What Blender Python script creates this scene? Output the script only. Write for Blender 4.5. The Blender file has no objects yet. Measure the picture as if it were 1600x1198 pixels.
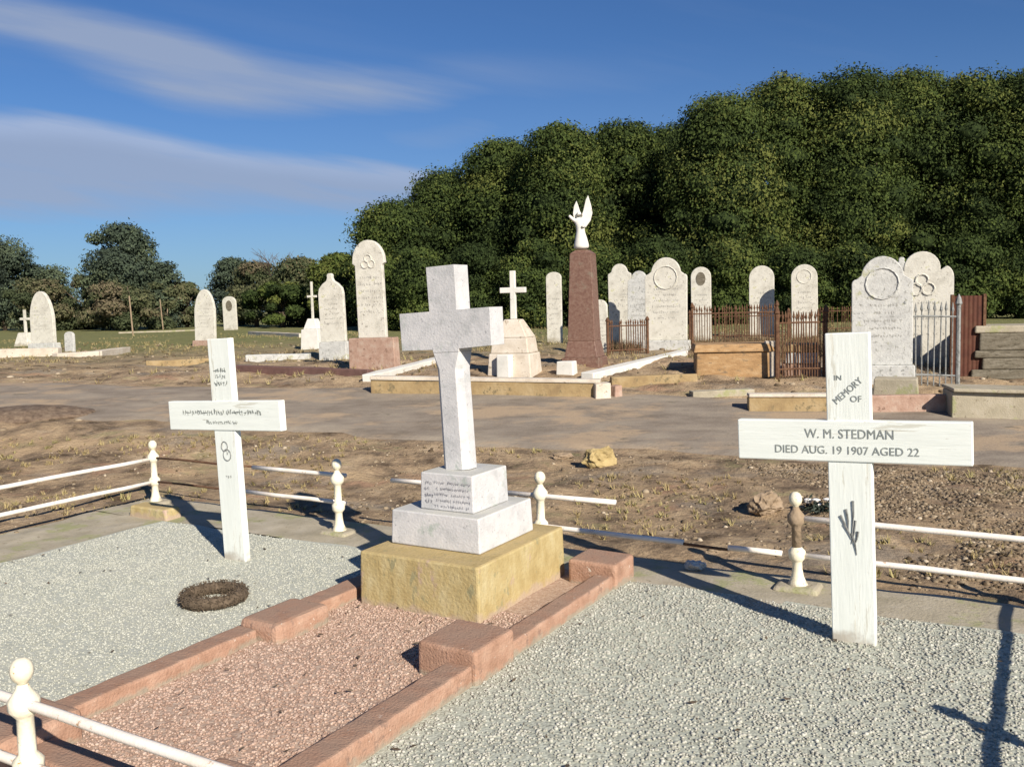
import bpy, bmesh, math, random
import numpy as np
from mathutils import Vector, Matrix, Quaternion
S = bpy.context.scene
C = S.collection
rnd = random.Random(7)
R = math.radians
# ------------------------------------------------------------------ camera
F = 1420.0; EYE = 1.6; PITCH = math.atan(123 / F); ROLL = R(1.5)
R0 = Vector((1, 0, 0)); U0 = Vector((0, math.sin(PITCH), math.cos(PITCH))); FW = Vector((0, math.cos(PITCH), -math.sin(PITCH)))
RT = R0 * math.cos(ROLL) - U0 * math.sin(ROLL); UP = R0 * math.sin(ROLL) + U0 * math.cos(ROLL)
cam = bpy.data.cameras.new('camera'); camo = bpy.data.objects.new('camera', cam); C.objects.link(camo)
m = Matrix((RT, UP, -FW)).transposed().to_4x4(); m.translation = Vector((0, 0, EYE)); camo.matrix_world = m
cam.sensor_width = 36; cam.lens = 36 * F / 1600; cam.clip_end = 3000; cam.clip_start = .05
S.camera = camo
# ------------------------------------------------------------------ world, sun, exposure
SUN_AZ = R(28.8); SUN_EL = R(30)
W = bpy.data.worlds.new('World'); S.world = W; W.use_nodes = True
nt = W.node_tree; nt.nodes.clear()
def N(t, nt, **k):
    n = nt.nodes.new(t)
    for a, b in k.items(): setattr(n, a, b)
    return n
class X:                                  # tiny expression builder for shader maths
    def __init__(s, nt, sock): s.nt = nt; s.s = sock
    def _op(s, op, *a):
        n = s.nt.nodes.new('ShaderNodeMath'); n.operation = op
        for i, v in enumerate((s,) + a):
            if isinstance(v, X): s.nt.links.new(v.s, n.inputs[i])
            else: n.inputs[i].default_value = v
        return X(s.nt, n.outputs[0])
    def __add__(s, o): return s._op('ADD', o)
    def __sub__(s, o): return s._op('SUBTRACT', o)
    def __mul__(s, o): return s._op('MULTIPLY', o)
    def __truediv__(s, o): return s._op('DIVIDE', o)
    def abs(s): return s._op('ABSOLUTE')
    def maxi(s, o): return s._op('MAXIMUM', o)
    def mini(s, o): return s._op('MINIMUM', o)
    def smooth(s, a, b):
        n = s.nt.nodes.new('ShaderNodeMapRange'); n.interpolation_type = 'SMOOTHSTEP'
        s.nt.links.new(s.s, n.inputs[0]); n.inputs[1].default_value = a; n.inputs[2].default_value = b
        return X(s.nt, n.outputs[0])
sky = N('ShaderNodeTexSky', nt, sky_type='NISHITA', sun_disc=False, sun_elevation=SUN_EL, sun_rotation=R(180) - SUN_AZ)
sky.air_density = 1.0; sky.dust_density = .25; sky.ozone_density = 2.6; sky.altitude = 50
bg = N('ShaderNodeBackground', nt); bg.inputs[1].default_value = .082
hs = N('ShaderNodeMix', nt, data_type='RGBA', blend_type='MULTIPLY'); hs.inputs[0].default_value = 1; hs.inputs[7].default_value = (.29, .45, .68, 1)
nt.links.new(sky.outputs[0], hs.inputs[6]); nt.links.new(hs.outputs[2], bg.inputs[0])
bc = N('ShaderNodeBackground', nt); bc.inputs[0].default_value = (.215, .262, .365, 1); bc.inputs[1].default_value = 1.0
tc = N('ShaderNodeTexCoord', nt); sp = N('ShaderNodeSeparateXYZ', nt); nt.links.new(tc.outputs['Generated'], sp.inputs[0])
dx, dy, dz = (X(nt, sp.outputs[i]) for i in range(3))
yy = dy.maxi(.05); a = dx / yy; e = dz / yy
e = e - a * .026
cmb = N('ShaderNodeCombineXYZ', nt); nt.links.new((a * 2.2 + e * 3.0).s, cmb.inputs[0]); nt.links.new((e * 14.0 + a * 3.0).s, cmb.inputs[1])
nz = N('ShaderNodeTexNoise', nt); nz.inputs['Scale'].default_value = 1.6; nz.inputs['Detail'].default_value = 5; nz.inputs['Roughness'].default_value = .55
nt.links.new(cmb.outputs[0], nz.inputs['Vector'])
n1 = X(nt, nz.outputs['Fac']) - .5
def band(pts_top, pts_bot, soft, amp, sb=1.5):    # cloud bank between two edges given as (a, e) points
    def curve(pts):
        n = N('ShaderNodeFloatCurve', nt); c = n.mapping.curves[0]; n.mapping.use_clip = False
        for i, (x, y) in enumerate(pts):
            if i < 2: c.points[i].location = (x + .8, y)
            else: c.points.new(x + .8, y)
        n.mapping.update(); nt.links.new((a + .8).s, n.inputs['Value']); return X(nt, n.outputs[0])
    t = curve(pts_top); b = curve(pts_bot)
    return (t - e + n1 * amp).smooth(-soft * .8, soft * .8) * (e - b + n1 * amp).smooth(-soft * .6, soft * sb)
def P(x, y): return ((x - 800) / F, (476 - y) / F)
c1 = band([P(-300, -80), P(40, -30), P(200, 8), P(330, 45), P(450, 92), P(650, 128), P(760, 150)], [P(-300, 10), P(40, 35), P(200, 105), P(330, 158), P(450, 170), P(650, 172), P(760, 156)], .022, .035)
c2 = band([P(-300, 130), P(0, 150), P(150, 165), P(350, 212), P(500, 240), P(660, 270), P(760, 295)], [P(-300, 310), P(0, 320), P(150, 318), P(350, 325), P(500, 335), P(660, 345), P(760, 300)], .02, .04, 2.6)
c3 = band([P(600, 200), P(640, 205), P(750, 205), P(800, 222)], [P(600, 205), P(640, 232), P(750, 235), P(800, 225)], .02, .03)
c4 = band([P(650, 130), P(740, 112), P(900, 118), P(1100, 150)], [P(650, 132), P(740, 145), P(900, 160), P(1100, 160)], .03, .03)
wisp = (n1 + .08).smooth(0, .35)
fac = (c1 * (n1 * 1.3 + .84)).maxi(c2 * (n1 * 1.2 + .98)).maxi(c3 * .38).maxi(c4 * .30) + wisp * .06
low = e.smooth(.30, .0) * .25
fac = fac.maxi(low)
fac = fac * dy.smooth(.1, .4)
bc.inputs[1].default_value = 1.0; rim = band([P(-300, 130), P(0, 150), P(150, 165), P(350, 212), P(500, 240), P(660, 270), P(760, 295)], [P(-300, 165), P(0, 180), P(150, 195), P(350, 240), P(500, 262), P(660, 285), P(760, 298)], .018, .02)
nt.links.new((rim * .30 + 1.0).s, bc.inputs[1])
mx = N('ShaderNodeMixShader', nt); nt.links.new(fac.mini(.85).s, mx.inputs[0]); nt.links.new(bg.outputs[0], mx.inputs[1]); nt.links.new(bc.outputs[0], mx.inputs[2])
wo = N('ShaderNodeOutputWorld', nt); nt.links.new(mx.outputs[0], wo.inputs[0])
sl = bpy.data.lights.new('sun', 'SUN'); sl.energy = 4.9; sl.angle = R(.6); sl.color = (1, .91, .79)
so = bpy.data.objects.new('sun', sl); C.objects.link(so)
sd = Vector((-math.sin(SUN_AZ) * math.cos(SUN_EL), math.cos(SUN_AZ) * math.cos(SUN_EL), -math.sin(SUN_EL)))
so.rotation_euler = sd.to_track_quat('-Z', 'Y').to_euler(); so.location = (20, -40, 30)
S.view_settings.view_transform = 'Standard'; S.view_settings.look = 'None'; S.view_settings.gamma = 1
S.view_settings.exposure = .6
# ------------------------------------------------------------------ frames and terrain
TH = R(30.5); UU = Vector((math.cos(TH), -math.sin(TH), 0)); VV = Vector((math.sin(TH), math.cos(TH), 0)); RZ = -TH
def uv(u, v, z=0): return UU * u + VV * v + Vector((0, 0, z))
def gz(Y):
    t = np.clip((np.asarray(Y, float) - 8) / 7, 0, 1); return .62 * t * t * (3 - 2 * t)
def g(Y): return float(gz(Y))
def ray(x, y): return FW + RT * ((x - 800) / F) - UP * ((y - 599) / F)
def gp(x, y):                              # where the ground carries the thing whose foot shows there
    d = ray(x, y); t = 2.0
    while t < 200:
        p = Vector((0, 0, EYE)) + d * t
        if p.z <= g(p.y): return p
        t += .01 + t * .001
    return p
def gx(px, Y):                             # ground point in the direction px at forward distance Y
    d = ray(px, 476); return Vector((d.x / d.y * Y, Y, g(Y)))
def upto(p, py, px):                       # height above p of the image row py
    d = ray(px, py); t = math.hypot(p.x, p.y) / math.hypot(d.x, d.y); return EYE + d.z * t - p.z
# ------------------------------------------------------------------ materials
def mat(name, cols, scale=8, rough=.85, bump=.3, bscale=None, detail=6, spots=None, spec=.3, stretch=(1, 1, 1), fine=None, coord='Object', foot=None, grain=False):
    m = bpy.data.materials.new(name); m.use_nodes = True; t = m.node_tree; t.nodes.clear()
    o = N('ShaderNodeOutputMaterial', t); b = N('ShaderNodeBsdfPrincipled', t); t.links.new(b.outputs[0], o.inputs[0])
    b.inputs['Roughness'].default_value = rough; b.inputs['Specular IOR Level'].default_value = spec
    tc = N('ShaderNodeTexCoord', t); mp = N('ShaderNodeMapping', t); mp.inputs['Scale'].default_value = stretch
    t.links.new(tc.outputs[coord], mp.inputs[0])
    n = N('ShaderNodeTexNoise', t); n.inputs['Scale'].default_value = scale; n.inputs['Detail'].default_value = detail; n.inputs['Roughness'].default_value = .62
    t.links.new(mp.outputs[0], n.inputs['Vector'])
    r = N('ShaderNodeValToRGB', t); el = r.color_ramp.elements
    while len(el) < len(cols): el.new(.5)
    for i, c in enumerate(cols): el[i].position = .3 + .4 * i / max(1, len(cols) - 1); el[i].color = (*c, 1)
    t.links.new(n.outputs['Fac'], r.inputs[0]); col = r.outputs[0]
    for s in (spots or []):                # (scale, low, high, colour)
        n2 = N('ShaderNodeTexNoise', t); n2.inputs['Scale'].default_value = s[0]; n2.inputs['Detail'].default_value = 5; n2.inputs['Roughness'].default_value = .7
        t.links.new(mp.outputs[0], n2.inputs['Vector'])
        f = X(t, n2.outputs['Fac']).smooth(s[1], s[2])
        mm = N('ShaderNodeMix', t, data_type='RGBA'); t.links.new(f.s, mm.inputs[0]); t.links.new(col, mm.inputs[6]); mm.inputs[7].default_value = (*s[3], 1); col = mm.outputs[2]
    if name in ('pink_concrete', 'yellow_sandstone', 'weathered_marble'):   # upward faces take a darker, duller tone, broken by noise
        ge = N('ShaderNodeNewGeometry', t); sz = N('ShaderNodeSeparateXYZ', t); t.links.new(ge.outputs['Normal'], sz.inputs[0])
        f = X(t, sz.outputs[2]).smooth(.6, .9) * (X(t, n.outputs['Fac']).smooth(.25, .6) * .65)
        mm = N('ShaderNodeMix', t, data_type='RGBA'); t.links.new(f.s, mm.inputs[0]); t.links.new(col, mm.inputs[6]); mm.inputs[7].default_value = {'pink_concrete': (.24, .165, .12, 1), 'yellow_sandstone': (.38, .28, .13, 1), 'weathered_marble': (.42, .42, .36, 1)}[name]; col = mm.outputs[2]
    if foot:                               # soil splashed up from the ground, ragged upper edge
        sf = N('ShaderNodeSeparateXYZ', t); t.links.new(tc.outputs['Object'], sf.inputs[0])
        n5 = N('ShaderNodeTexNoise', t); n5.inputs['Scale'].default_value = foot[2]; n5.inputs['Detail'].default_value = 6; t.links.new(tc.outputs['Object'], n5.inputs['Vector'])
        f = (X(t, sf.outputs[2]) + (X(t, n5.outputs['Fac']) - .5) * (foot[0] * 2.6)).smooth(foot[0], foot[0] * .1) * .75
        mm = N('ShaderNodeMix', t, data_type='RGBA'); t.links.new(f.s, mm.inputs[0]); t.links.new(col, mm.inputs[6]); mm.inputs[7].default_value = (*foot[1], 1); col = mm.outputs[2]
    t.links.new(col, b.inputs['Base Color'])
    if bump:
        n3 = N('ShaderNodeTexNoise', t); n3.inputs['Scale'].default_value = bscale or scale * 6; n3.inputs['Detail'].default_value = 6
        t.links.new((mp.outputs[0] if grain else tc.outputs[coord]), n3.inputs['Vector'])
        bp = N('ShaderNodeBump', t); bp.inputs['Strength'].default_value = bump; bp.inputs['Distance'].default_value = .01
        t.links.new(n3.outputs['Fac'], bp.inputs['Height']); t.links.new(bp.outputs[0], b.inputs['Normal'])
    return m
M = {}
PSP = [(5, .60, .67, (.60, .60, .52)), (2.2, .58, .70, (.66, .64, .54)), (17, .66, .71, (.40, .37, .30))]
M['paint'] = mat('white_paint', [(.70, .735, .68), (.80, .835, .78)], 5, .6, .13, 22, stretch=(5, 5, .5), spots=PSP, foot=(.07, (.36, .31, .24), 14), grain=True)
M['paintbar'] = mat('white_paint_crossbar', [(.70, .735, .68), (.80, .835, .78)], 5, .6, .13, 22, stretch=(.5, 5, 5), spots=PSP, grain=True)
M['marble'] = mat('weathered_marble', [(0.407, 0.412, 0.408), (0.521, 0.517, 0.513), (0.589, 0.578, 0.564)], 9, .7, .25, 70, spots=[(38, .60, .70, (0.295, 0.298, 0.304)), (5, .58, .70, (0.364, 0.403, 0.365))])
M['sand'] = mat('yellow_sandstone', [(0.336, 0.252, 0.107), (0.416, 0.330, 0.157), (0.481, 0.409, 0.226)], 7, .9, .5, 60, stretch=(1.6, 1.6, .8), spots=[(9, .56, .66, (0.280, 0.252, 0.137)), (4, .6, .7, (0.416, 0.305, 0.234))], foot=(0.05, (0.391, 0.301, 0.234), 12))
M['pink'] = mat('pink_concrete', [(0.285, 0.164, 0.108), (0.380, 0.228, 0.157), (0.437, 0.286, 0.205)], 9, .9, .6, 90, spots=[(14, .58, .68, (0.247, 0.159, 0.119)), (30, .64, .7, (0.551, 0.488, 0.410))], foot=(0.035, (0.285, 0.265, 0.205), 16))
M['conc'] = mat('mossy_concrete', [(.27, .24, .17), (.35, .31, .23), (.41, .37, .29)], 4, .95, .5, 60, spots=[(2.5, .52, .64, (.29, .29, .15)), (22, .6, .68, (.20, .17, .12))])
M['stone'] = mat('weathered_headstone', [(0.429, 0.410, 0.349), (0.563, 0.543, 0.470), (0.634, 0.614, 0.543)], 6, .85, .4, 40, spots=[(17, .58, .66, (0.308, 0.287, 0.246)), (6, .60, .7, (0.470, 0.461, 0.287))], foot=(0.16, (0.315, 0.284, 0.210), 7))
M['stone2'] = mat('grey_headstone', [(.38, .38, .36), (.50, .50, .47), (.56, .56, .52)], 8, .85, .5, 40, spots=[(20, .54, .66, (.24, .24, .22)), (5, .58, .68, (.40, .40, .28))])
M['whitestone'] = mat('white_marble', [(0.570, 0.561, 0.506), (0.699, 0.681, 0.626)], 6, .7, .2, 40, spots=[(14, .62, .7, (0.414, 0.396, 0.331))])
M['cream'] = mat('cream_kerb', [(0.440, 0.378, 0.299), (0.546, 0.484, 0.396), (0.616, 0.563, 0.484)], 6, .9, .4, 40, spots=[(12, .58, .66, (0.299, 0.246, 0.176))])
M['ochre'] = mat('ochre_stone', [(0.230, 0.162, 0.085), (0.306, 0.221, 0.111), (0.357, 0.272, 0.153)], 5, .95, .6, 30, spots=[(8, .56, .66, (0.170, 0.136, 0.076))])
M['granite'] = mat('red_granite', [(0.120, 0.062, 0.047), (0.175, 0.101, 0.074), (0.221, 0.146, 0.110)], 26, .5, .1, 60, spots=[(4, .58, .7, (0.202, 0.157, 0.116))])
M['pinkstone'] = mat('pink_stone', [(0.280, 0.178, 0.128), (0.368, 0.246, 0.187), (0.416, 0.323, 0.255)], 9, .9, .5, 50, spots=[(12, .58, .66, (0.192, 0.119, 0.085))])
M['redkerb'] = mat('dark_red_kerb', [(.10, .055, .045), (.16, .09, .075)], 9, .8, .3, 40)
M['rust'] = mat('rusty_iron', [(.06, .03, .018), (.11, .055, .03), (.17, .10, .055)], 20, .9, .3, 80)
M['redrust'] = mat('red_rusty_sheet', [(0.056, 0.020, 0.013), (0.087, 0.031, 0.018), (0.105, 0.054, 0.032)], 5, .8, .3, 30)
M['cast'] = mat('cream_painted_iron', [(.72, .66, .48), (.80, .76, .62)], 14, .6, .2, 90, spots=[(24, .60, .66, (.40, .20, .05))], foot=(0.05, (.34, .28, .18), 25))
M['railp'] = mat('white_painted_rail', [(.74, .66, .56), (.82, .78, .72)], 10, .5, .15, 90, spots=[(18, .60, .68, (.45, .30, .18))])
M['greyiron'] = mat('grey_iron', [(0.074, 0.074, 0.068), (0.223, 0.229, 0.217), (0.279, 0.285, 0.273)], 22, .7, .3, 60)
M['letter'] = mat('faded_lettering', [(.17, .19, .175), (.34, .36, .335)], 45, .8, 0)
M['letter2'] = mat('worn_inscription', [(.22, .22, .24), (.34, .34, .36)], 80, .8, 0)
M['yrock'] = mat('yellow_rock', [(0.299, 0.225, 0.098), (0.440, 0.342, 0.167)], 9, .95, .7, 40)
M['brock'] = mat('brown_rock', [(.22, .16, .10), (.34, .26, .18)], 9, .95, .7, 40)
M['bark'] = mat('bark', [(.07, .05, .035), (.13, .10, .075)], 4, .95, .6, 20, stretch=(3, 3, .5))
M['deadleaf'] = mat('dead_leaves', [(.045, .032, .022), (.10, .075, .05), (.16, .12, .085)], 40, .95, 0)
M['tomb'] = mat('orange_sandstone', [(.24, .145, .07), (.34, .21, .10), (.42, .29, .16)], 5, .95, .5, 40, stretch=(1, 1, 3), spots=[(8, .56, .66, (.18, .13, .08))])
M['oldslab'] = mat('dark_weathered_slab', [(0.101, 0.086, 0.061), (0.151, 0.133, 0.097), (0.216, 0.194, 0.151)], 5, .95, .7, 30, stretch=(1, 1, 4), spots=[(9, .55, .65, (0.065, 0.054, 0.036))])
M['letter3'] = mat('faint_inscription', [(.34, .33, .30), (.42, .41, .37)], 80, .8, 0)
M['mound'] = mat('dark_soil', [(.07, .05, .035), (.14, .10, .07), (.21, .16, .11)], 12, .95, .8, 40)
M['weeds'] = mat('brown_weeds', [(.10, .065, .035), (.19, .13, .07), (.15, .13, .06)], 1.5, .95, 0)
M['petal'] = mat('white_petals', [(.75, .74, .70), (.82, .80, .76)], 30, .7, 0)
M['darkleaf'] = mat('dark_green_leaves', [(.015, .022, .018), (.04, .055, .04)], 30, .7, 0)
M['drygrass'] = mat('dry_grass', [(.20, .15, .07), (.34, .27, .13), (.26, .25, .10)], .8, .95, 0)

def attr_mat(name, stops, transl=.0, rough=.9):
    m = bpy.data.materials.new(name); m.use_nodes = True; t = m.node_tree; b = t.nodes['Principled BSDF']
    at = N('ShaderNodeAttribute', t, attribute_name='tint'); r = N('ShaderNodeValToRGB', t); el = r.color_ramp.elements
    while len(el) < len(stops): el.new(.5)
    for i, (p, c) in enumerate(stops): el[i].position = p; el[i].color = (*c, 1)
    t.links.new(at.outputs['Fac'], r.inputs[0]); t.links.new(r.outputs[0], b.inputs['Base Color'])
    b.inputs['Roughness'].default_value = rough; b.inputs['Specular IOR Level'].default_value = .15
    if transl:
        tr = N('ShaderNodeBsdfTranslucent', t); t.links.new(r.outputs[0], tr.inputs[0])
        mx = N('ShaderNodeMixShader', t); mx.inputs[0].default_value = transl
        t.links.new(b.outputs[0], mx.inputs[1]); t.links.new(tr.outputs[0], mx.inputs[2]); t.links.new(mx.outputs[0], t.nodes['Material Output'].inputs[0])
    return m
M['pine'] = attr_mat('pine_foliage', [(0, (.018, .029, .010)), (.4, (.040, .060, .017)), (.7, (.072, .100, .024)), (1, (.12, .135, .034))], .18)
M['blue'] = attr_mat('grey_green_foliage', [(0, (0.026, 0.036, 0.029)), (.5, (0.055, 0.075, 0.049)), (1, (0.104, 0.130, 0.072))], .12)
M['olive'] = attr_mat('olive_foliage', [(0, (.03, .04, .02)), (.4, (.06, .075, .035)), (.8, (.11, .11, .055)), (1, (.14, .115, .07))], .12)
M['gstone'] = attr_mat('grey_pebbles', [(0, (.25, .245, .205)), (.5, (.38, .375, .32)), (1, (.52, .515, .45))])
M['pstone'] = attr_mat('pink_pebbles', [(0, (.28, .185, .14)), (.5, (.40, .285, .225)), (1, (.52, .41, .335))])
M['lstone'] = attr_mat('pale_chips', [(0, (.32, .325, .275)), (.5, (.40, .405, .35)), (1, (.50, .505, .44))])
M['clod'] = attr_mat('soil_clods', [(0, (.07, .05, .03)), (.5, (.17, .13, .085)), (.85, (.29, .23, .155)), (1, (.46, .39, .29))])

def gravel_mat(name, cols, scale, big):
    m = bpy.data.materials.new(name); m.use_nodes = True; t = m.node_tree; b = t.nodes['Principled BSDF']
    b.inputs['Roughness'].default_value = .9; b.inputs['Specular IOR Level'].default_value = .2
    tc = N('ShaderNodeTexCoord', t); v = N('ShaderNodeTexVoronoi', t); v.inputs['Scale'].default_value = scale; t.links.new(tc.outputs['Object'], v.inputs['Vector'])
    s = N('ShaderNodeSeparateColor', t); t.links.new(v.outputs['Color'], s.inputs[0])
    r = N('ShaderNodeValToRGB', t); el = r.color_ramp.elements
    while len(el) < len(cols): el.new(.5)
    for i, c in enumerate(cols): el[i].position = i / (len(cols) - 1); el[i].color = (*c, 1)
    t.links.new(s.outputs[0], r.inputs[0])
    n = N('ShaderNodeTexNoise', t); n.inputs['Scale'].default_value = 1.3; n.inputs['Detail'].default_value = 5; t.links.new(tc.outputs['Object'], n.inputs['Vector'])
    f = X(t, n.outputs['Fac']).smooth(.45, .68) * .55
    mm = N('ShaderNodeMix', t, data_type='RGBA'); t.links.new(f.s, mm.inputs[0]); t.links.new(r.outputs[0], mm.inputs[6]); mm.inputs[7].default_value = (*big, 1)
    t.links.new(mm.outputs[2], b.inputs['Base Color'])
    bp = N('ShaderNodeBump', t); bp.inputs['Strength'].default_value = .6; bp.inputs['Distance'].default_value = .004; bp.invert = True
    t.links.new(v.outputs['Distance'], bp.inputs['Height']); t.links.new(bp.outputs[0], b.inputs['Normal'])
    return m
M['gravel'] = gravel_mat('grey_gravel', [(0.249, 0.256, 0.212), (0.383, 0.396, 0.329), (0.487, 0.503, 0.419), (0.342, 0.358, 0.297)], 80, (0.414, 0.427, 0.349))
M['pgravel'] = gravel_mat('pink_gravel', [(0.280, 0.188, 0.137), (0.386, 0.275, 0.208), (0.482, 0.375, 0.293), (0.347, 0.232, 0.171)], 85, (0.405, 0.290, 0.208))
M['lgravel'] = gravel_mat('pale_fine_gravel', [(0.339, 0.352, 0.296), (0.401, 0.415, 0.355), (0.466, 0.478, 0.412), (0.370, 0.388, 0.334)], 100, (0.454, 0.451, 0.380))

def ground_mat():
    m = bpy.data.materials.new('dry_ground'); m.use_nodes = True; t = m.node_tree; b = t.nodes['Principled BSDF']
    b.inputs['Roughness'].default_value = .97; b.inputs['Specular IOR Level'].default_value = .1
    tc = N('ShaderNodeTexCoord', t)
    def noise(sc, det=6, ro=.6, st=(1, 1, 1), off=0):
        mp = N('ShaderNodeMapping', t); mp.inputs['Scale'].default_value = st; mp.inputs['Location'].default_value = (off, off, 0); t.links.new(tc.outputs['Object'], mp.inputs[0])
        n = N('ShaderNodeTexNoise', t); n.inputs['Scale'].default_value = sc; n.inputs['Detail'].default_value = det; n.inputs['Roughness'].default_value = ro
        t.links.new(mp.outputs[0], n.inputs['Vector']); return X(t, n.outputs['Fac'])
    n = noise(2.2, 10, .68); r = N('ShaderNodeValToRGB', t); el = r.color_ramp.elements
    cs = [(.34, (.075, .052, .033)), (.42, (.19, .14, .092)), (.50, (.31, .225, .142)), (.59, (.41, .305, .19)), (.69, (.52, .40, .265))]
    while len(el) < 5: el.new(.5)
    for i, (p, c) in enumerate(cs): el[i].position = p; el[i].color = (*c, 1)
    t.links.new(n.s, r.inputs[0]); col = r.outputs[0]
    def over(f, c):
        nonlocal col
        mm = N('ShaderNodeMix', t, data_type='RGBA'); t.links.new(f.s, mm.inputs[0]); t.links.new(col, mm.inputs[6]); mm.inputs[7].default_value = (*c, 1); col = mm.outputs[2]
    over(noise(.55, 5, .6, (1, 2, 1)).smooth(.50, .66) * .75, (.44, .32, .19))      # tan dusty drifts
    over(noise(.9, 6, .65, (1, 1.6, 1), 7).smooth(.56, .66) * .6, (.42, .25, .16))     # orange soil
    over(noise(.7, 6, .65, (1, 1.6, 1), 19).smooth(.53, .66) * .6, (.27, .235, .19))   # grey dust
    over(noise(1.1, 8, .7, (1, 1.6, 1), 31).smooth(.56, .66) * .6, (.26, .24, .12))     # thin grass
    over(noise(60, 4, .7).smooth(.56, .72) * .5, (.14, .10, .07))
    over(noise(45, 4, .7, (1, 1, 1), 5).smooth(.60, .70) * .6, (.50, .42, .31))
    sx = N('ShaderNodeSeparateXYZ', t); t.links.new(tc.outputs['Object'], sx.inputs[0]); Y = X(t, sx.outputs[1])
    over((Y + noise(.08, 4) * 14).smooth(21, 38) * .85, (.15, .165, .06))           # far pasture
    t.links.new(col, b.inputs['Base Color'])
    h = noise(14, 8, .7)
    bp = N('ShaderNodeBump', t); bp.inputs['Strength'].default_value = .9; bp.inputs['Distance'].default_value = .05
    t.links.new(h.s, bp.inputs['Height']); t.links.new(bp.outputs[0], b.inputs['Normal'])
    return m
M['ground'] = ground_mat()
M['road'] = mat('dusty_grey_road', [(0.151, 0.122, 0.092), (0.221, 0.185, 0.145), (0.292, 0.248, 0.189)], 1.6, .95, .6, 30, detail=9, stretch=(1, 2.0, 1), spots=[(.7, .48, .62, (0.336, 0.254, 0.169)), (50, .62, .7, (0.411, 0.360, 0.279)), (2.2, .60, .68, (0.162, 0.138, 0.100))])
# ------------------------------------------------------------------ builders
def tagp(o, label=None, cat=None, group=None, kind=None):
    for k, v in (('label', label), ('category', cat), ('group', group), ('kind', kind)):
        if v: o[k] = v
    return o
def thing(name, label, cat, loc, rz=0, group=None, lean=(0, 0)):
    o = bpy.data.objects.new(name, None); C.objects.link(o); o.empty_display_size = .1
    o.location = loc; o.rotation_euler = (lean[0], lean[1], rz); return tagp(o, label, cat, group)
def fin(name, bm, mt, parent=None, bevel=0, smooth=False, label=None, seg=2):
    bmesh.ops.recalc_face_normals(bm, faces=bm.faces)
    me = bpy.data.meshes.new(name); bm.to_mesh(me); bm.free(); me.materials.append(M[mt] if isinstance(mt, str) else mt)
    o = bpy.data.objects.new(name, me); C.objects.link(o); o.parent = parent
    if bevel:
        b = o.modifiers.new('b', 'BEVEL'); b.width = bevel; b.segments = seg; b.limit_method = 'ANGLE'
    if smooth: me.polygons.foreach_set('use_smooth', [True] * len(me.polygons))
    if label: o['label'] = label
    return o
def box(bm, c, s, top=(1, 1), rz=0, shift=(0, 0)):    # c = centre of the foot, s = size
    x, y, z = c; w, d, h = s; vs = []
    for k, (tx, ty) in enumerate(((1, 1), top)):
        for sx, sy in ((-1, -1), (1, -1), (1, 1), (-1, 1)):
            px, py = sx * w / 2 * tx, sy * d / 2 * ty
            if rz: px, py = px * math.cos(rz) - py * math.sin(rz), px * math.sin(rz) + py * math.cos(rz)
            vs.append(bm.verts.new((x + px + k * shift[0], y + py + k * shift[1], z + k * h)))
    for f in ((3, 2, 1, 0), (4, 5, 6, 7), (0, 1, 5, 4), (1, 2, 6, 5), (2, 3, 7, 6), (3, 0, 4, 7)): bm.faces.new([vs[i] for i in f])
def prism(bm, out, y0, y1):                            # outline in x,z pushed through y
    A = [bm.verts.new((x, y0, z)) for x, z in out]; B = [bm.verts.new((x, y1, z)) for x, z in out]
    bm.faces.new(A); bm.faces.new(B[::-1]); n = len(out)
    for i in range(n): bm.faces.new((A[i], B[i], B[(i + 1) % n], A[(i + 1) % n]))
def lathe(bm, prof, c=(0, 0, 0), n=14):
    rings = []
    for r, z in prof: rings.append([bm.verts.new((c[0] + r * math.cos(2 * math.pi * k / n), c[1] + r * math.sin(2 * math.pi * k / n), c[2] + z)) for k in range(n)])
    for a_, b_ in zip(rings, rings[1:]):
        for k in range(n): bm.faces.new((a_[k], a_[(k + 1) % n], b_[(k + 1) % n], b_[k]))
    bm.faces.new(rings[0][::-1]); bm.faces.new(rings[-1])
def tube(bm, pts, r, n=8):
    rings = []; pts = [Vector(p) for p in pts]
    for i, p in enumerate(pts):
        d = (pts[min(i + 1, len(pts) - 1)] - pts[max(i - 1, 0)]).normalized()
        q = d.to_track_quat('Z', 'Y'); rr = r[i] if isinstance(r, (list, tuple)) else r
        rings.append([bm.verts.new(p + q @ Vector((rr * math.cos(2 * math.pi * k / n), rr * math.sin(2 * math.pi * k / n), 0))) for k in range(n)])
    for a_, b_ in zip(rings, rings[1:]):
        for k in range(n): bm.faces.new((a_[k], a_[(k + 1) % n], b_[(k + 1) % n], b_[k]))
    bm.faces.new(rings[0][::-1]); bm.faces.new(rings[-1])
def NB(): return bmesh.new()
def npmesh(name, V, Fc, mt, tint=None, parent=None, smooth=False):
    me = bpy.data.meshes.new(name); k = Fc.shape[1]
    me.vertices.add(len(V)); me.vertices.foreach_set('co', V.astype(np.float32).ravel())
    me.loops.add(Fc.size); me.loops.foreach_set('vertex_index', Fc.astype(np.int32).ravel())
    me.polygons.add(len(Fc)); me.polygons.foreach_set('loop_start', np.arange(0, Fc.size, k, dtype=np.int32)); me.polygons.foreach_set('loop_total', np.full(len(Fc), k, np.int32))
    if smooth: me.polygons.foreach_set('use_smooth', np.ones(len(Fc), bool))
    me.update(calc_edges=True)
    if tint is not None:
        at = me.attributes.new('tint', 'FLOAT', 'POINT'); at.data.foreach_set('value', tint.astype(np.float32))
    me.materials.append(M[mt]); o = bpy.data.objects.new(name, me); C.objects.link(o); o.parent = parent; return o
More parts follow.
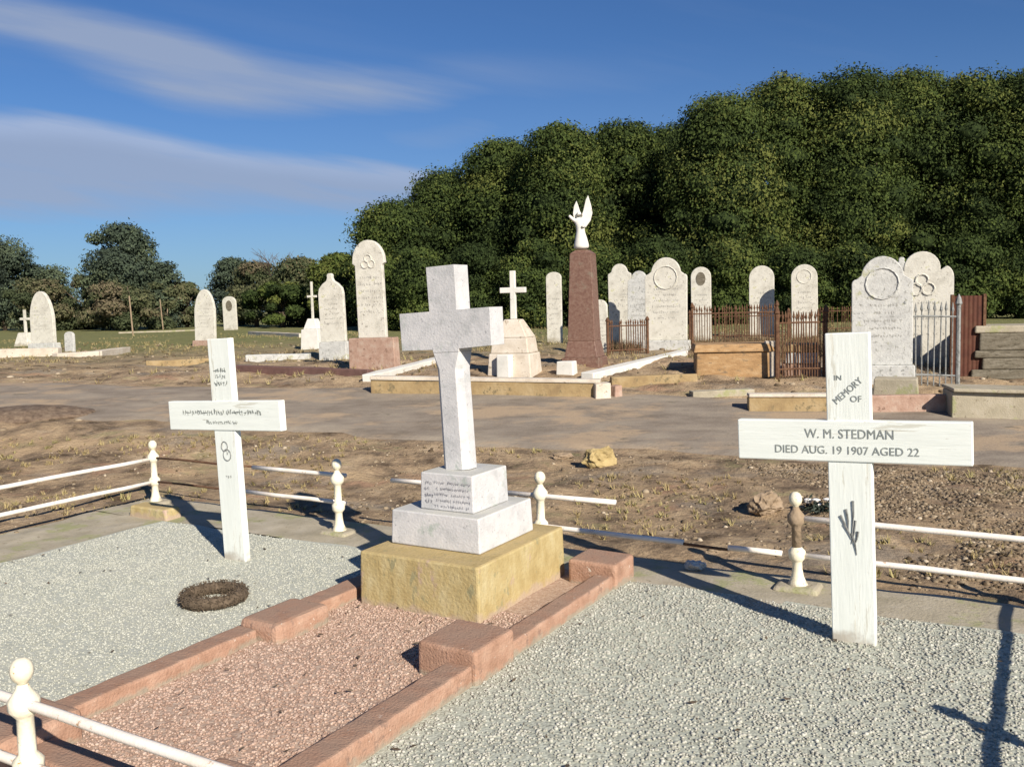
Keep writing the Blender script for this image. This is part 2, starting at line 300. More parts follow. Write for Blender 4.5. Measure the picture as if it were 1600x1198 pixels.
# ------------------------------------------------------------------ ground, road, beds
def vnoise(x, y, s, seed):
    r = np.random.RandomState(seed); T = r.rand(64, 64); X_ = x * s; Y_ = y * s
    xi = np.floor(X_).astype(int); yi = np.floor(Y_).astype(int); fx = X_ - xi; fy = Y_ - yi; fx = fx * fx * (3 - 2 * fx); fy = fy * fy * (3 - 2 * fy)
    g_ = lambda i, j: T[i % 64, j % 64]
    return (g_(xi, yi) * (1 - fx) + g_(xi + 1, yi) * fx) * (1 - fy) + (g_(xi, yi + 1) * (1 - fx) + g_(xi + 1, yi + 1) * fx) * fy - .5
def road_near(x): return 9.75 - .335 * x + .0 * x
def road_far(x): return 12.45 - .235 * x
def terr(x, y):
    z = gz(y)
    uu = x * UU.x + y * UU.y; vv = x * VV.x + y * VV.y
    d = np.maximum(np.maximum(-6.75 - uu, uu - .65), np.maximum(1.3 - vv, vv - 5.22))
    k = np.clip(d / .5, 0, 1)
    rd = np.clip((np.abs(y - (road_near(x) + road_far(x)) / 2) - (road_far(x) - road_near(x)) / 2) / .6, 0, 1)
    n = vnoise(x, y, 1.1, 1) * .10 + vnoise(x, y, 3.1, 2) * .055 + vnoise(x, y, 8.3, 3) * .03
    far = np.clip((y - 60) / 60, 0, 1) * 0
    return z + n * k * (.15 + .85 * rd) + .0 * far - .025 * (1 - k) - .03 * (1 - rd)
def axis(a, b, lo, hi, st, gr=1.18):
    v = list(np.arange(lo, hi, st)); s = st; x = lo
    while x > a: s *= gr; x -= s; v.insert(0, x)
    s = st; x = v[-1]
    while x < b: s *= gr; x += s; v.append(x)
    return np.array(v)
ax = axis(-900, 900, -10, 9, .075); ay = axis(-40, 1400, 1, 16, .075)
GX, GY = np.meshgrid(ax, ay); V = np.stack([GX.ravel(), GY.ravel(), terr(GX, GY).ravel()], 1)
nx = len(ax); I = (np.arange(len(ay) - 1)[:, None] * nx + np.arange(nx - 1)[None]).ravel()
o = npmesh('ground', V, np.stack([I, I + 1, I + nx + 1, I + nx], 1), 'ground', smooth=True); o['kind'] = 'structure'
xs = np.arange(-45, 45, .2); ts = np.linspace(0, 1, 25)
RX, TT = np.meshgrid(xs, ts); wob0 = vnoise(RX, RX * 0, .9, 5) * .5 + vnoise(RX, RX * 0, 3, 6) * .2; wob1 = vnoise(RX, RX * 0 + 9, .7, 7) * .5
RY = (road_near(RX) + wob0) * (1 - TT) + (road_far(RX) + wob1) * TT
edge = np.minimum(TT, 1 - TT) * 12; RZ_ = gz(RY) - .012 + .012 * np.clip(edge, -1, 1) + vnoise(RX, RY, 2, 9) * .012 - .03 * (edge < .01)
nx = len(xs); I = (np.arange(len(ts) - 1)[:, None] * nx + np.arange(nx - 1)[None]).ravel()
o = npmesh('road', np.stack([RX.ravel(), RY.ravel(), RZ_.ravel()], 1), np.stack([I, I + 1, I + nx + 1, I + nx], 1), 'road', smooth=True); o['kind'] = 'structure'

U_L, U_R, V_B, V_F = -6.53, .44, 5.04, 1.60
def bedz(A, B, amp, seed): return vnoise(A, B, 4, seed) * amp * 2 + vnoise(A, B, 9, seed + 4) * amp
def sheet(name, u0, u1, v0, v1, z, mt, n=40, amp=.006, seed=3, wob=.0):
    us = np.linspace(u0, u1, n); vs = np.linspace(v0, v1, n); A, B = np.meshgrid(us, vs)
    Bw = B + wob * vnoise(A, B, 1.7, seed + 1) * ((B - v0) / (v1 - v0)); Aw = A
    Z = z + bedz(A, B, amp, seed)
    V = np.stack([Aw.ravel() * UU.x + Bw.ravel() * VV.x, Aw.ravel() * UU.y + Bw.ravel() * VV.y, Z.ravel()], 1)
    I = (np.arange(n - 1)[:, None] * n + np.arange(n - 1)[None]).ravel()
    o = npmesh(name, V, np.stack([I, I + 1, I + n + 1, I + n], 1), mt, smooth=True); o['kind'] = 'structure'; return o
sheet('gravel_bed', -2.06, .42, 1.45, 4.74, .0, 'gravel', seed=11, wob=.08)
sheet('grave_gravel', -3.3, -2.1, 1.7, 4.75, .006, 'pgravel', seed=12)
sheet('pale_gravel_bed', -5.88, -3.36, 1.45, 4.60, .004, 'lgravel', seed=13, wob=.10)
sheet('mossy_edging_back', -6.75, .75, 4.62, 5.22, -.006, 'conc', n=120, seed=14)
sheet('mossy_edging_side', -6.75, -5.84, 1.3, 4.62, -.012, 'conc', n=60, seed=15, amp=.012)
sheet('mossy_edging_front', -6.75, .75, 1.2, 1.75, -.008, 'conc', n=80, seed=16)
sheet('mossy_edging_right', .38, .75, 1.2, 4.62, -.010, 'conc', n=40, seed=17)
# loose stones
t_ = (1 + 5 ** .5) / 2
ICO = np.array([(-1, t_, 0), (1, t_, 0), (-1, -t_, 0), (1, -t_, 0), (0, -1, t_), (0, 1, t_), (0, -1, -t_), (0, 1, -t_), (t_, 0, -1), (t_, 0, 1), (-t_, 0, -1), (-t_, 0, 1)]) / 1.9
ICF = np.array([(0, 11, 5), (0, 5, 1), (0, 1, 7), (0, 7, 10), (0, 10, 11), (1, 5, 9), (5, 11, 4), (11, 10, 2), (10, 7, 6), (7, 1, 8), (3, 9, 4), (3, 4, 2), (3, 2, 6), (3, 6, 8), (3, 8, 9), (4, 9, 5), (2, 4, 11), (6, 2, 10), (8, 6, 7), (9, 8, 1)])
def stones(name, P_, rad, mt, label, cat, seed, flat=.7, kind='stuff', sink=.0):
    r = np.random.RandomState(seed); n = len(P_)
    B = ICO[None] * (1 + r.uniform(-.22, .22, (n, 12, 3)))
    B = B * (rad[:, None, None] * np.stack([r.uniform(.8, 1.3, n), r.uniform(.7, 1.1, n), np.full(n, flat) * r.uniform(.8, 1.2, n)], 1)[:, None])
    a_ = r.uniform(0, 6.28, n); c, s = np.cos(a_)[:, None], np.sin(a_)[:, None]
    x = B[..., 0] * c - B[..., 1] * s; y = B[..., 0] * s + B[..., 1] * c
    V = np.stack([x + P_[:, 0:1], y + P_[:, 1:2], B[..., 2] + P_[:, 2:3] - sink * rad[:, None]], 2).reshape(-1, 3)
    Fc = (ICF[None] + (np.arange(n) * 12)[:, None, None]).reshape(-1, 3)
    tint = np.repeat(np.clip(r.beta(1.6, 1.6, n), 0, 1), 12)
    o = npmesh(name, V, Fc, mt, tint); tagp(o, label, cat, None, kind); return o
def uvpts(n, u0, u1, v0, v1, z, seed, sh=None):
    r = np.random.RandomState(seed); a_ = r.uniform(u0, u1, n); b_ = r.uniform(v0, v1, n)
    return np.stack([a_ * UU.x + b_ * VV.x, a_ * UU.y + b_ * VV.y, z + (bedz(a_, b_, .006, sh) if sh else 0 * a_)], 1)
def rads(n, lo, hi, seed): return lo + (hi - lo) * np.random.RandomState(seed).rand(n) ** 2
stones('gravel_stones', uvpts(30000, -2.04, .40, 1.5, 4.74, .002, 1, 11), rads(30000, .0042, .009, 2), 'gstone', 'loose grey and white gravel stones over the right hand grave bed', 'gravel', 3)
stones('pink_gravel_stones', uvpts(11000, -3.25, -2.18, 1.85, 3.95, .008, 4, 12), rads(11000, .0045, .009, 5), 'pstone', 'loose pinkish gravel stones inside the pink kerbed grave', 'gravel', 6)
stones('pale_gravel_stones', uvpts(34000, -5.85, -3.42, 1.5, 4.58, .0055, 7, 13), rads(34000, .0032, .0075, 8), 'lstone', 'fine pale greenish chips on the left hand grave bed', 'gravel', 9)
def wild(n, x0, x1, y0, y1, seed, cond=None):
    r = np.random.RandomState(seed); x = r.uniform(x0, x1, n); y = r.uniform(y0, y1, n)
    vv = x * VV.x + y * VV.y; uu = x * UU.x + y * UU.y
    ok = ~((vv < 5.25) & (vv > 1.2) & (uu > -6.7) & (uu < .7)) & ((y < road_near(x) - .1) | (y > road_far(x) + .1))
    if cond is not None: ok &= cond(x, y)
    x, y = x[ok], y[ok]; return np.stack([x, y, terr(x, y)], 1)
P1 = wild(16000, -8, 8, 4, 10.5, 21, lambda x, y: vnoise(x, y, 1.2, 31) > -.1)
stones('soil_clods', P1, np.where(np.random.RandomState(5).rand(len(P1)) < .012, 1.9, 1) * rads(len(P1), .004, .022, 22), 'clod', 'brown soil clods and small stones scattered on the dry ground beyond the fence', 'soil clods', 23)
P2 = wild(26000, 2.2, 6.5, 4.2, 8.6, 24, lambda x, y: (x * VV.x + y * VV.y > 5.5) & (x * VV.x + y * VV.y < 9) & (vnoise(x, y, 2.2, 34) > -.25))
stones('rubble_stones', P2, rads(len(P2), .006, .021, 25), 'clod', 'patch of rubbly brown stones behind the right hand white cross', 'rubble', 26)
P3 = wild(5000, -16, 12, 11, 30, 27)
stones('scattered_stones', P3, rads(len(P3), .012, .06, 28), 'clod', 'stones and clods scattered between the far graves', 'stones', 29, flat=.5)
# dry grass and ground litter
def tufts(name, P_, h, n_bl, mt, label, seed):
    r = np.random.RandomState(seed); n = len(P_); hh = h * r.uniform(.4, 1.2, n)
    P_ = np.repeat(P_, n_bl, 0); hh = np.repeat(hh, n_bl) * r.uniform(.6, 1.1, n * n_bl); k = len(P_)
    az = r.uniform(0, 6.28, k); ln = r.uniform(.3, 1.4, k); off = r.normal(0, .25, (k, 2)) * hh[:, None]; w = np.minimum(hh * .09, .006) + .0015
    b0 = P_.copy(); b0[:, :2] += off; dirx = np.cos(az); diry = np.sin(az)
    tip = b0 + np.stack([dirx * hh * ln, diry * hh * ln, hh], 1)
    s = np.stack([-diry * w, dirx * w, 0 * w], 1)
    V = np.stack([b0 - s, b0 + s, tip], 1).reshape(-1, 3); Fc = np.arange(3 * k).reshape(-1, 3)
    o = npmesh(name, V, Fc, mt); tagp(o, label, 'grass', None, 'stuff')
P4 = wild(5200, -10, 8, 5, 10.5, 41, lambda x, y: vnoise(x, y, .9, 44) > .02)
tufts('dry_grass', P4, .05, 9, 'drygrass', 'short dry grass tufts on the brown soil behind the grave plot', 42)
P5 = wild(9000, -26, 14, 12.5, 40, 43, lambda x, y: vnoise(x, y, .5, 45) > -.02)
tufts('withered_grass', P5, .10, 6, 'drygrass', 'withered grass among the far graves', 46)
r = np.random.RandomState(77); PL = np.concatenate([uvpts(150, -2.0, .4, 1.6, 4.7, .012, 78), uvpts(60, -5.8, -3.45, 1.6, 4.5, .012, 79), uvpts(50, -3.2, -2.2, 1.9, 3.9, .018, 80)])
n_ = len(PL); a_ = r.uniform(0, 6.28, n_); L_ = r.uniform(.008, .024, n_); W2 = L_ * r.uniform(.2, .45, n_); ca, sa = np.cos(a_), np.sin(a_); up_z = r.uniform(0, .008, (n_, 4))
q4 = [(L_ * ca, L_ * sa), (-W2 * sa, W2 * ca), (-L_ * ca, -L_ * sa), (W2 * sa, -W2 * ca)]
V = np.stack([np.stack([PL[:, 0] + dx_, PL[:, 1] + dy_, PL[:, 2] + up_z[:, k]], 1) for k, (dx_, dy_) in enumerate(q4)], 1).reshape(-1, 3)
tagp(npmesh('leaf_litter', V, np.arange(4 * n_).reshape(-1, 4), 'deadleaf'), 'dry brown leaf scraps blown over the gravel', 'leaf litter', None, 'stuff')
# ------------------------------------------------------------------ the marble cross monument
def lettering(name, txt, size, loc, parent, mt='letter', rot=0, w=1.0, bold=.0):
    cu = bpy.data.curves.new('t', 'FONT'); cu.body = txt; cu.size = size; cu.align_x = 'CENTER'; cu.align_y = 'CENTER'; cu.extrude = .0006; cu.offset = bold; cu.resolution_u = 3
    ob = bpy.data.objects.new('t', cu); C.objects.link(ob); bpy.context.view_layer.update()
    me = bpy.data.meshes.new_from_object(ob.evaluated_get(bpy.context.evaluated_depsgraph_get())); bpy.data.objects.remove(ob)
    me.transform(Matrix.Translation(loc) @ Matrix.Rotation(R(90), 4, 'X') @ Matrix.Rotation(rot, 4, 'Z') @ Matrix.Diagonal((w, 1, 1, 1)))
    me.materials.clear(); me.materials.append(M[mt]); o = bpy.data.objects.new(name, me); C.objects.link(o); o.parent = parent; return o
def strokes(bm, x0, x1, z, y, hgt, r, gap=.25, prob=.85):   # a row of worn, unreadable letters
    x = x0
    while x < x1:
        w = hgt * r.uniform(.35, .75)
        if r.random() < prob:
            for _ in range(r.choice((2, 2, 3))):
                ang = r.choice((0, 0, R(90), R(35), R(-35))); L = hgt * r.uniform(.5, .95); cx = x + w * r.uniform(.2, .8); cz = z + hgt * r.uniform(-.2, .2)
                t = hgt * .07; dx_, dz_ = math.sin(ang) * L / 2, math.cos(ang) * L / 2; px, pz = math.cos(ang) * t, -math.sin(ang) * t
                vs = [bm.verts.new((cx + a_ * dx_ + b_ * px, y, cz + a_ * dz_ + b_ * pz)) for a_, b_ in ((-1, -1), (1, -1), (1, 1), (-1, 1))]
                bm.faces.new(vs)
        x += w + hgt * gap
mon = thing('marble_cross_monument', 'large grey marble cross on stepped plinths and a yellow sandstone base', 'cross monument', uv(-2.815, 4.19), RZ)
bm = NB(); box(bm, (0.01, .01, -.03), (.77, .95, .325), (.985, .985)); fin('sandstone_base', bm, 'sand', mon, .012)
bm = NB(); box(bm, (-.015, .03, .297), (.585, .58, .19), (.975, .975)); fin('lower_plinth', bm, 'marble', mon, .008)
bm = NB(); box(bm, (.015, .01, .488), (.35, .37, .205), (.97, .97)); up_ = fin('upper_plinth', bm, 'marble', mon, .007)
bm = NB(); r_ = random.Random(5); y_ = -.1765
for k in range(5): strokes(bm, -.06 + .01 * (k % 2), .165, .645 - k * .033, y_ - .0002, .017, r_)
for k in range(4): strokes(bm, -.125, -.075, .64 - k * .035, y_ - .0002, .022, r_)
fin('inscription', bm, 'letter2', up_)
crs = thing('x', 'x', 'x', (0, 0, 0)); bpy.data.objects.remove(crs)
bm = NB()
ch = .034; hw = .088; hd = .066
def octo(z, hw, hd, ch):
    ch = max(ch, .001)
    return [bm.verts.new(p) for p in ((-hw + ch, -hd, z), (hw - ch, -hd, z), (hw, -hd + ch, z), (hw, hd - ch, z), (hw - ch, hd, z), (-hw + ch, hd, z), (-hw, hd - ch, z), (-hw, -hd + ch, z))]
rg = [octo(0, hw, hd, ch), octo(.56, hw - .002, hd, ch), octo(.655, hw - .002, hd, .002)]
for a_, b_ in zip(rg, rg[1:]):
    for k in range(8): bm.faces.new((a_[k], a_[(k + 1) % 8], b_[(k + 1) % 8], b_[k]))
bm.faces.new(rg[0][::-1]); bm.faces.new(rg[-1])
w = .094
prism(bm, [(-w + .01, .6555), (w - .01, .6555), (w - .006, .672), (.30, .68), (.303, .885), (w - .002, .885), (w, 1.13), (-w, 1.13), (-w + .002, .885), (-.30, .885), (-.30, .675), (-w + .006, .672)], -hd - .002, hd + .002)
c_ = fin('cross', bm, 'marble', mon, .006); c_.location = (-.012, .015, .693); c_.rotation_euler = (0, R(-2.6), 0)
# ------------------------------------------------------------------ pink kerbed grave
gk = thing('grave_kerb', 'pink concrete kerb with square corner blocks framing the grave of the marble cross', 'grave kerb', uv(-2.72, 3.2), RZ)
def kpart(name, u0, u1, v0, v1, z1, bev=.014, z0=-.05):
    bm = NB(); box(bm, ((u0 + u1) / 2 + 2.72, (v0 + v1) / 2 - 3.2, z0), (u1 - u0, v1 - v0, z1 - z0))
    if v1 - v0 > .8: bmesh.ops.subdivide_edges(bm, edges=[e for e in bm.edges if abs((e.verts[0].co - e.verts[1].co).y) > .5], cuts=20)
    for v in bm.verts: v.co += Vector((rnd.uniform(-1, 1), rnd.uniform(-1, 1), rnd.uniform(-1, 1))) * .0025
    return fin(name, bm, 'pink', gk, bev, seg=3)
kpart('side_kerb', -2.17, -2.055, 3.42, 4.55, .078); kpart('side_kerb', -2.185, -2.055, 2.02, 3.10, .09)
kpart('side_kerb', -3.40, -3.25, 3.47, 4.55, .070); kpart('side_kerb', -3.39, -3.26, 2.02, 3.05, .072)
kpart('end_kerb', -3.10, -2.36, 1.76, 1.90, .075)
kpart('corner_block', -2.345, -2.035, 3.10, 3.42, .15, .018); kpart('corner_block', -2.34, -2.04, 4.55, 4.82, .14, .02)
kpart('corner_block', -3.41, -3.14, 3.06, 3.44, .10, .035); kpart('corner_block', -3.42, -3.10, 4.55, 4.86, .12, .03)
kpart('corner_block', -3.42, -3.10, 1.70, 2.02, .13, .03); kpart('corner_block', -2.36, -2.04, 1.70, 2.02, .13, .03)
# ------------------------------------------------------------------ white wooden crosses
def white_cross(label, u, v, lean, kind):
    t = thing('wooden_cross', label, 'cross', uv(u, v), RZ, 'white painted crosses on the grave beds', (0, lean))
    bm = NB(); box(bm, (0, 0, -.06), (.192, .048, 1.495)); a_ = fin('upright', bm, 'paint', t, .005)
    bm = NB(); box(bm, (-.003, -.006, .848), (1.012, .050, .189)); b_ = fin('crossbar', bm, 'paintbar', t, .005)
    yf = -.0325; yu = -.0255
    if kind == 'R':
        lettering('lettering', 'W. M. STEDMAN', .060, (.0, yf, .975), b_, w=.88)
        lettering('lettering', 'DIED AUG. 19 1907 AGED 22', .052, (-.02, yf, .900), b_, w=.96)
        lettering('lettering', 'IN', .032, (-.042, yu, 1.232), a_, w=1.1)
        lettering('lettering', 'MEMORY', .044, (.0, yu, 1.172), a_, rot=R(42), w=.88)
        lettering('lettering', 'OF', .040, (.034, yu, 1.135), a_)
        bm = NB()
        for x0, z0, x1, z1 in ((-.045, .60, -.02, .53), (-.02, .63, -.012, .52), (.012, .67, .002, .50), (.02, .58, .0, .47), (-.03, .56, .0, .49), (.03, .53, .012, .46), (.002, .52, .022, .42)):
            tube(bm, [(x0, yu, z0), ((x0 + x1) / 2 + .004, yu - .001, (z0 + z1) / 2), (x1, yu, z1)], [.006, .004, .002], 5)
        fin('painted_flower', bm, 'greyiron', a_)
    else:
        bm = NB(); r = random.Random(9)
        strokes(bm, -.37, .33, .965, yf - .0005, .034, r, .12, .95); strokes(bm, -.15, .13, .900, yf - .0005, .026, r, .12, .95)
        fin('lettering', bm, 'letter', b_)
        bm = NB(); strokes(bm, -.055, .05, 1.235, yu - .0005, .035, r, .1); strokes(bm, -.045, .04, 1.195, yu - .0005, .03, r, .1); strokes(bm, -.055, .045, 1.15, yu - .0005, .035, r, .1)
        fin('lettering', bm, 'letter', a_)
        bm = NB()
        for cx, cz, rr in ((-.01, .745, .028), (.008, .69, .034)):
            pts = [(cx + rr * math.cos(k * .5236), yu, cz + rr * 1.1 * math.sin(k * .5236)) for k in range(13)]
            tube(bm, pts, .0035, 5)
        strokes(bm, -.02, .03, .70, yu - .0005, .03, r); strokes(bm, -.015, .02, .55, yu - .0005, .02, r)
        fin('painted_flower', bm, 'greyiron', a_)
    return t
white_cross('white painted wooden cross with two lines of lettering, on the grey gravel at right', -.735, 4.32, R(-1.6), 'R')
white_cross('white painted wooden cross leaning slightly, on the pale gravel bed behind the wreath', -4.49, 4.06, R(-2.1), 'L')
# wreath
wr = thing('wreath', 'dark brown withered wreath lying on the pale gravel', 'wreath', uv(-3.94, 3.38, .0), RZ)
bm = NB(); pts = [(.150 * math.cos(k * math.pi / 12), .150 * math.sin(k * math.pi / 12), .042) for k in range(24)]
rr = []
for i, p in enumerate(pts):
    d = Vector((-p[1], p[0], 0)).normalized(); q = d.to_track_quat('Z', 'Y')
    rr.append([bm.verts.new(Vector(p) + q @ Vector((.034 * math.cos(k * math.pi / 4), .034 * math.sin(k * math.pi / 4), 0))) for k in range(8)])
for i in range(24):
    for k in range(8): bm.faces.new((rr[i][k], rr[i][(k + 1) % 8], rr[(i + 1) % 24][(k + 1) % 8], rr[(i + 1) % 24][k]))
fin('ring', bm, 'deadleaf', wr, smooth=True)
bm = NB()
for _ in range(1500):
    a_ = rnd.uniform(0, 6.283); b_ = rnd.uniform(0, 6.283); r2 = .033 + rnd.uniform(0, .008)
    c0 = Vector(((.150 + r2 * math.cos(b_)) * math.cos(a_), (.150 + r2 * math.cos(b_)) * math.sin(a_), .045 + r2 * math.sin(b_)))
    q = Quaternion((rnd.gauss(0, 1), rnd.gauss(0, 1), rnd.gauss(0, 1), rnd.gauss(0, 1))).normalized(); L = rnd.uniform(.006, .014); w_ = .0035
    bm.faces.new([bm.verts.new(c0 + q @ Vector(p)) for p in ((-L, 0, 0), (0, -w_, .002), (L, 0, 0), (0, w_, .002))])
lv = fin('leaves', bm, 'deadleaf', wr)
# ------------------------------------------------------------------ pipe rail fences
POST = [(.058, -.02), (.058, .012), (.046, .03), (.034, .06), (.028, .10), (.027, .14), (.034, .15), (.046, .165), (.047, .20), (.034, .215), (.027, .225), (.026, .34), (.036, .352), (.048, .368), (.048, .40), (.034, .418), (.022, .435), (.016, .45)]
BALL = [(.016, .45)] + [(.036 * math.sin(t), .492 - .042 * math.cos(t)) for t in [.5 + k * .33 for k in range(8)]]
PB_ = (0, -4.37 + 6.53)
def fence(label, org, rz, posts, rails):
    t = thing('pipe_rail_fence', label, 'fence', org, rz)
    for s, ln, mt in posts:
        bm = NB(); lathe(bm, POST[:11] if mt == 'worn' else POST, n=12); p = fin('post', bm, 'cast', t, smooth=True); p.location = (s, -.13 if abs(s - PB_[1]) < .01 else 0, 0)
        if mt == 'worn':
            bm = NB(); lathe(bm, POST[10:], n=12); fin('rusted_neck', bm, 'brock', p, smooth=True, label='upper shaft with the paint worn away to brown rust'); p.rotation_euler = (0, ln, 0)
        bm = NB(); lathe(bm, BALL, n=12); fin('finial', bm, 'cast', p, smooth=True)
        bm = NB(); box(bm, (0, -.0, -.06), (.26, .20, .075), (.9, .9)); q = fin('footing', bm, 'conc', p, .02)
    for s0, s1, z, mt in rails:
        bm = NB(); n_ = max(2, int(abs(s1 - s0) / .3)); tube(bm, [(s0 + (s1 - s0) * k / n_, rnd.uniform(-.002, .002), z + rnd.uniform(-.003, .003)) for k in range(n_ + 1)], .0165 if mt == 'railp' else .009, 8)
        fin('rail', bm, mt, t, smooth=True)
    return t
def su(px, py):                            # position along the back fence of a rail end
    d = ray(px, py); t = V_B / d.dot(VV); return (d * t).dot(UU) - U_L
PB = [(0, R(0), 'cast'), (-4.37 - U_L, 0, 'cast'), (-2.78 - U_L, 0, 'cast'), (-1.16 - U_L, R(-1.5), 'worn'), (U_R - U_L, 0, 'cast')]
fence('cream iron back fence with broken white rails behind the crosses', uv(U_L, V_B), RZ, PB,
      [(.0, su(395, 730), .385, 'rust'), (su(395, 730), su(540, 742), .385, 'railp'), (su(612, 750), su(700, 757), .385, 'railp'), (su(780, 765), su(962, 782), .375, 'railp'), (PB[3][0], U_R - U_L, .385, 'railp'),
       (.0, su(385, 768), .18, 'rust'), (su(385, 768), su(540, 783), .18, 'railp'), (su(640, 795), su(1068, 847), .175, 'railp'), (su(1068, 847), su(1138, 852), .165, 'rust'), (su(1138, 852), su(1222, 862), .175, 'railp'), (PB[3][0], U_R - U_L, .18, 'railp')])
fence('cream iron side fence with two white rails along the left edge', uv(U_L, 0), RZ + R(90), [(3.32, 0, 'cast'), (1.60, 0, 'cast')], [(1.6, V_B, .375, 'railp'), (1.6, V_B, .175, 'railp')])
fence('cream iron fence with white rails across the near bottom left corner', uv(0, V_F), RZ, [(-4.40, 0, 'cast'), (-2.765, R(-1), 'cast'), (-1.16, 0, 'cast'), (U_R, 0, 'cast')], [(U_L, U_R - .9, .385, 'railp'), (U_L, U_R - .9, .18, 'railp')])
fence('iron fence at the right edge, seen only by its shadow on the gravel', uv(U_R, 0), RZ + R(90), [(3.29, 0, 'cast')], [(1.6, V_B, .385, 'railp'), (1.6, V_B, .18, 'railp')])
# ------------------------------------------------------------------ single rocks, flowers
from mathutils import noise as MN
def rock(label, p, s, mt, name='rock', seed=1, rz=.3, cat='rock', jag=.3, facets=7, up=.36):
    bm = NB(); bmesh.ops.create_icosphere(bm, subdivisions=4, radius=1); r = random.Random(seed)
    pl = [(Vector((r.gauss(0, 1), r.gauss(0, 1), r.gauss(0, .8))).normalized(), r.uniform(.55, .8)) for _ in range(facets)]
    for v in bm.verts:
        d = v.co.copy()
        for n_, k in pl:
            h = d.dot(n_)
            if h > k: d -= n_ * (h - k)
        d += v.co * (MN.fractal(v.co * 1.6 + Vector((seed * 3.1, 0, 0)), .9, 2.1, 5) * jag + MN.noise(v.co * 9) * .03)
        v.co = Vector((d.x * s[0] / 1.5, d.y * s[1] / 1.5, d.z * s[2] / 1.5 + s[2] * up))
    o = fin(name, bm, mt, smooth=facets == 0); o.location = p; o.rotation_euler = (0, 0, rz); tagp(o, label, cat); return o
rock('yellowish squared rock standing on the brown soil before the road', gp(938, 727), (.26, .20, .19), 'yrock', seed=3)
rock('brown block of stone casting a dark shadow on the soil beyond the fence', gp(1198, 800), (.20, .16, .15), 'brock', seed=4)
rock('flat stone on the soil just left of the yellowish rock', gp(880, 714), (.22, .10, .05), 'brock', seed=5)
rock('low dark mound of soil at the near edge of the road, far left', gp(40, 648), (1.3, .7, .22), 'mound', name='soil_mound', cat='mound', seed=6, rz=0, jag=.15, facets=0, up=-.15)
rock('rubble lump on the gravel edge beside the long shadow of the right cross', uv(-1.78, 5.12, 0), (.09, .07, .06), 'stone2', seed=8)
fl = thing('artificial_flowers', 'small bunch of white flowers with dark leaves lying behind the back fence', 'flowers', gp(1280, 800), 0)
bm = NB(); bm2 = NB()
for k in range(7):
    a_ = rnd.uniform(0, 6.28); rr_ = rnd.uniform(.0, .10); lathe(bm, [(.004, -.004), (.022, .0), (.03, .012), (.018, .018)], (rr_ * math.cos(a_) * 1.3, rr_ * math.sin(a_), rnd.uniform(.05, .10)), 7)
for k in range(160):
    q = Quaternion((rnd.gauss(0, 1), rnd.gauss(0, 1), rnd.gauss(0, 1), rnd.gauss(0, 1))).normalized(); c0 = Vector((rnd.gauss(0, .07), rnd.gauss(0, .05), abs(rnd.gauss(0, .04)) + .015)); L = .03
    bm2.faces.new([bm2.verts.new(c0 + q @ Vector(p)) for p in ((-L, 0, 0), (0, -.01, 0), (L, 0, 0), (0, .01, 0))])
fin('blooms', bm, 'petal', fl); fin('leaves', bm2, 'darkleaf', fl)
# ------------------------------------------------------------------ far graves
def arc(cx, cz, rx, rz, a0, a1, n): return [(cx + rx * math.cos(R(a0 + (a1 - a0) * k / n)), cz + rz * math.sin(R(a0 + (a1 - a0) * k / n))) for k in range(n + 1)]
def outline(kind, w, h):
    x = w / 2
    if kind == 'round': return [(-x, 0), (x, 0)] + arc(0, h - x, x, x, 0, 180, 14)
    if kind == 'segment': return [(-x, 0), (x, 0)] + arc(0, h - x * .7, x, x * .7, 0, 180, 12)
    if kind == 'gothic':
        p = [(-x, 0), (x, 0), (x, h - w * .95)]; q = [(x * math.cos(t) ** 1.0, h - w * .95 + w * .95 * math.sin(t) ** 1.15) for t in [k * math.pi / 2 / 8 for k in range(1, 9)]]
        return p + q[:-1] + [(0, h)] + [(-a_, b_) for a_, b_ in q[:-1][::-1]] + [(-x, h - w * .95)]
    if kind == 'shoulder':
        r = x * .70; s = h - r - x * .10
        return [(-x, 0), (x, 0), (x, s - x * .18)] + arc(x * .86, s - x * .16, x * .14, x * .16, 0, 90, 4) + arc(0, s + x * .02, r, r * 1.1, 8, 172, 14) + arc(-x * .86, s - x * .16, x * .14, x * .16, 90, 180, 4)
    if kind == 'lobed':
        r = x * .58; s = h - r - x * .35
        return [(-x, 0), (x, 0), (x, s)] + arc(x * .72, s, x * .28, x * .42, 0, 80, 5) + arc(0, h - r, r, r, -8, 188, 14) + arc(-x * .72, s, x * .28, x * .42, 100, 180, 5)
    if kind == 'ogee':
        s = h - w * .72
        R_ = [(x, s), (x * .92, s + w * .20), (x * .62, s + w * .36), (x * .30, s + w * .46), (x * .20, s + w * .56), (x * .22, s + w * .66), (x * .12, h)]
        return [(-x, 0), (x, 0)] + R_ + [(-a_, b_) for a_, b_ in R_[::-1]]
    if kind == 'flared':
        r = x * .96; s = h - r * 1.15
        return [(-x * .84, 0), (x * .84, 0), (x * .82, s - x * .25), (x * .98, s - x * .12)] + arc(0, s, r, r * 1.15, 0, 180, 14) + [(-x * .98, s - x * .12), (-x * .82, s - x * .25)]
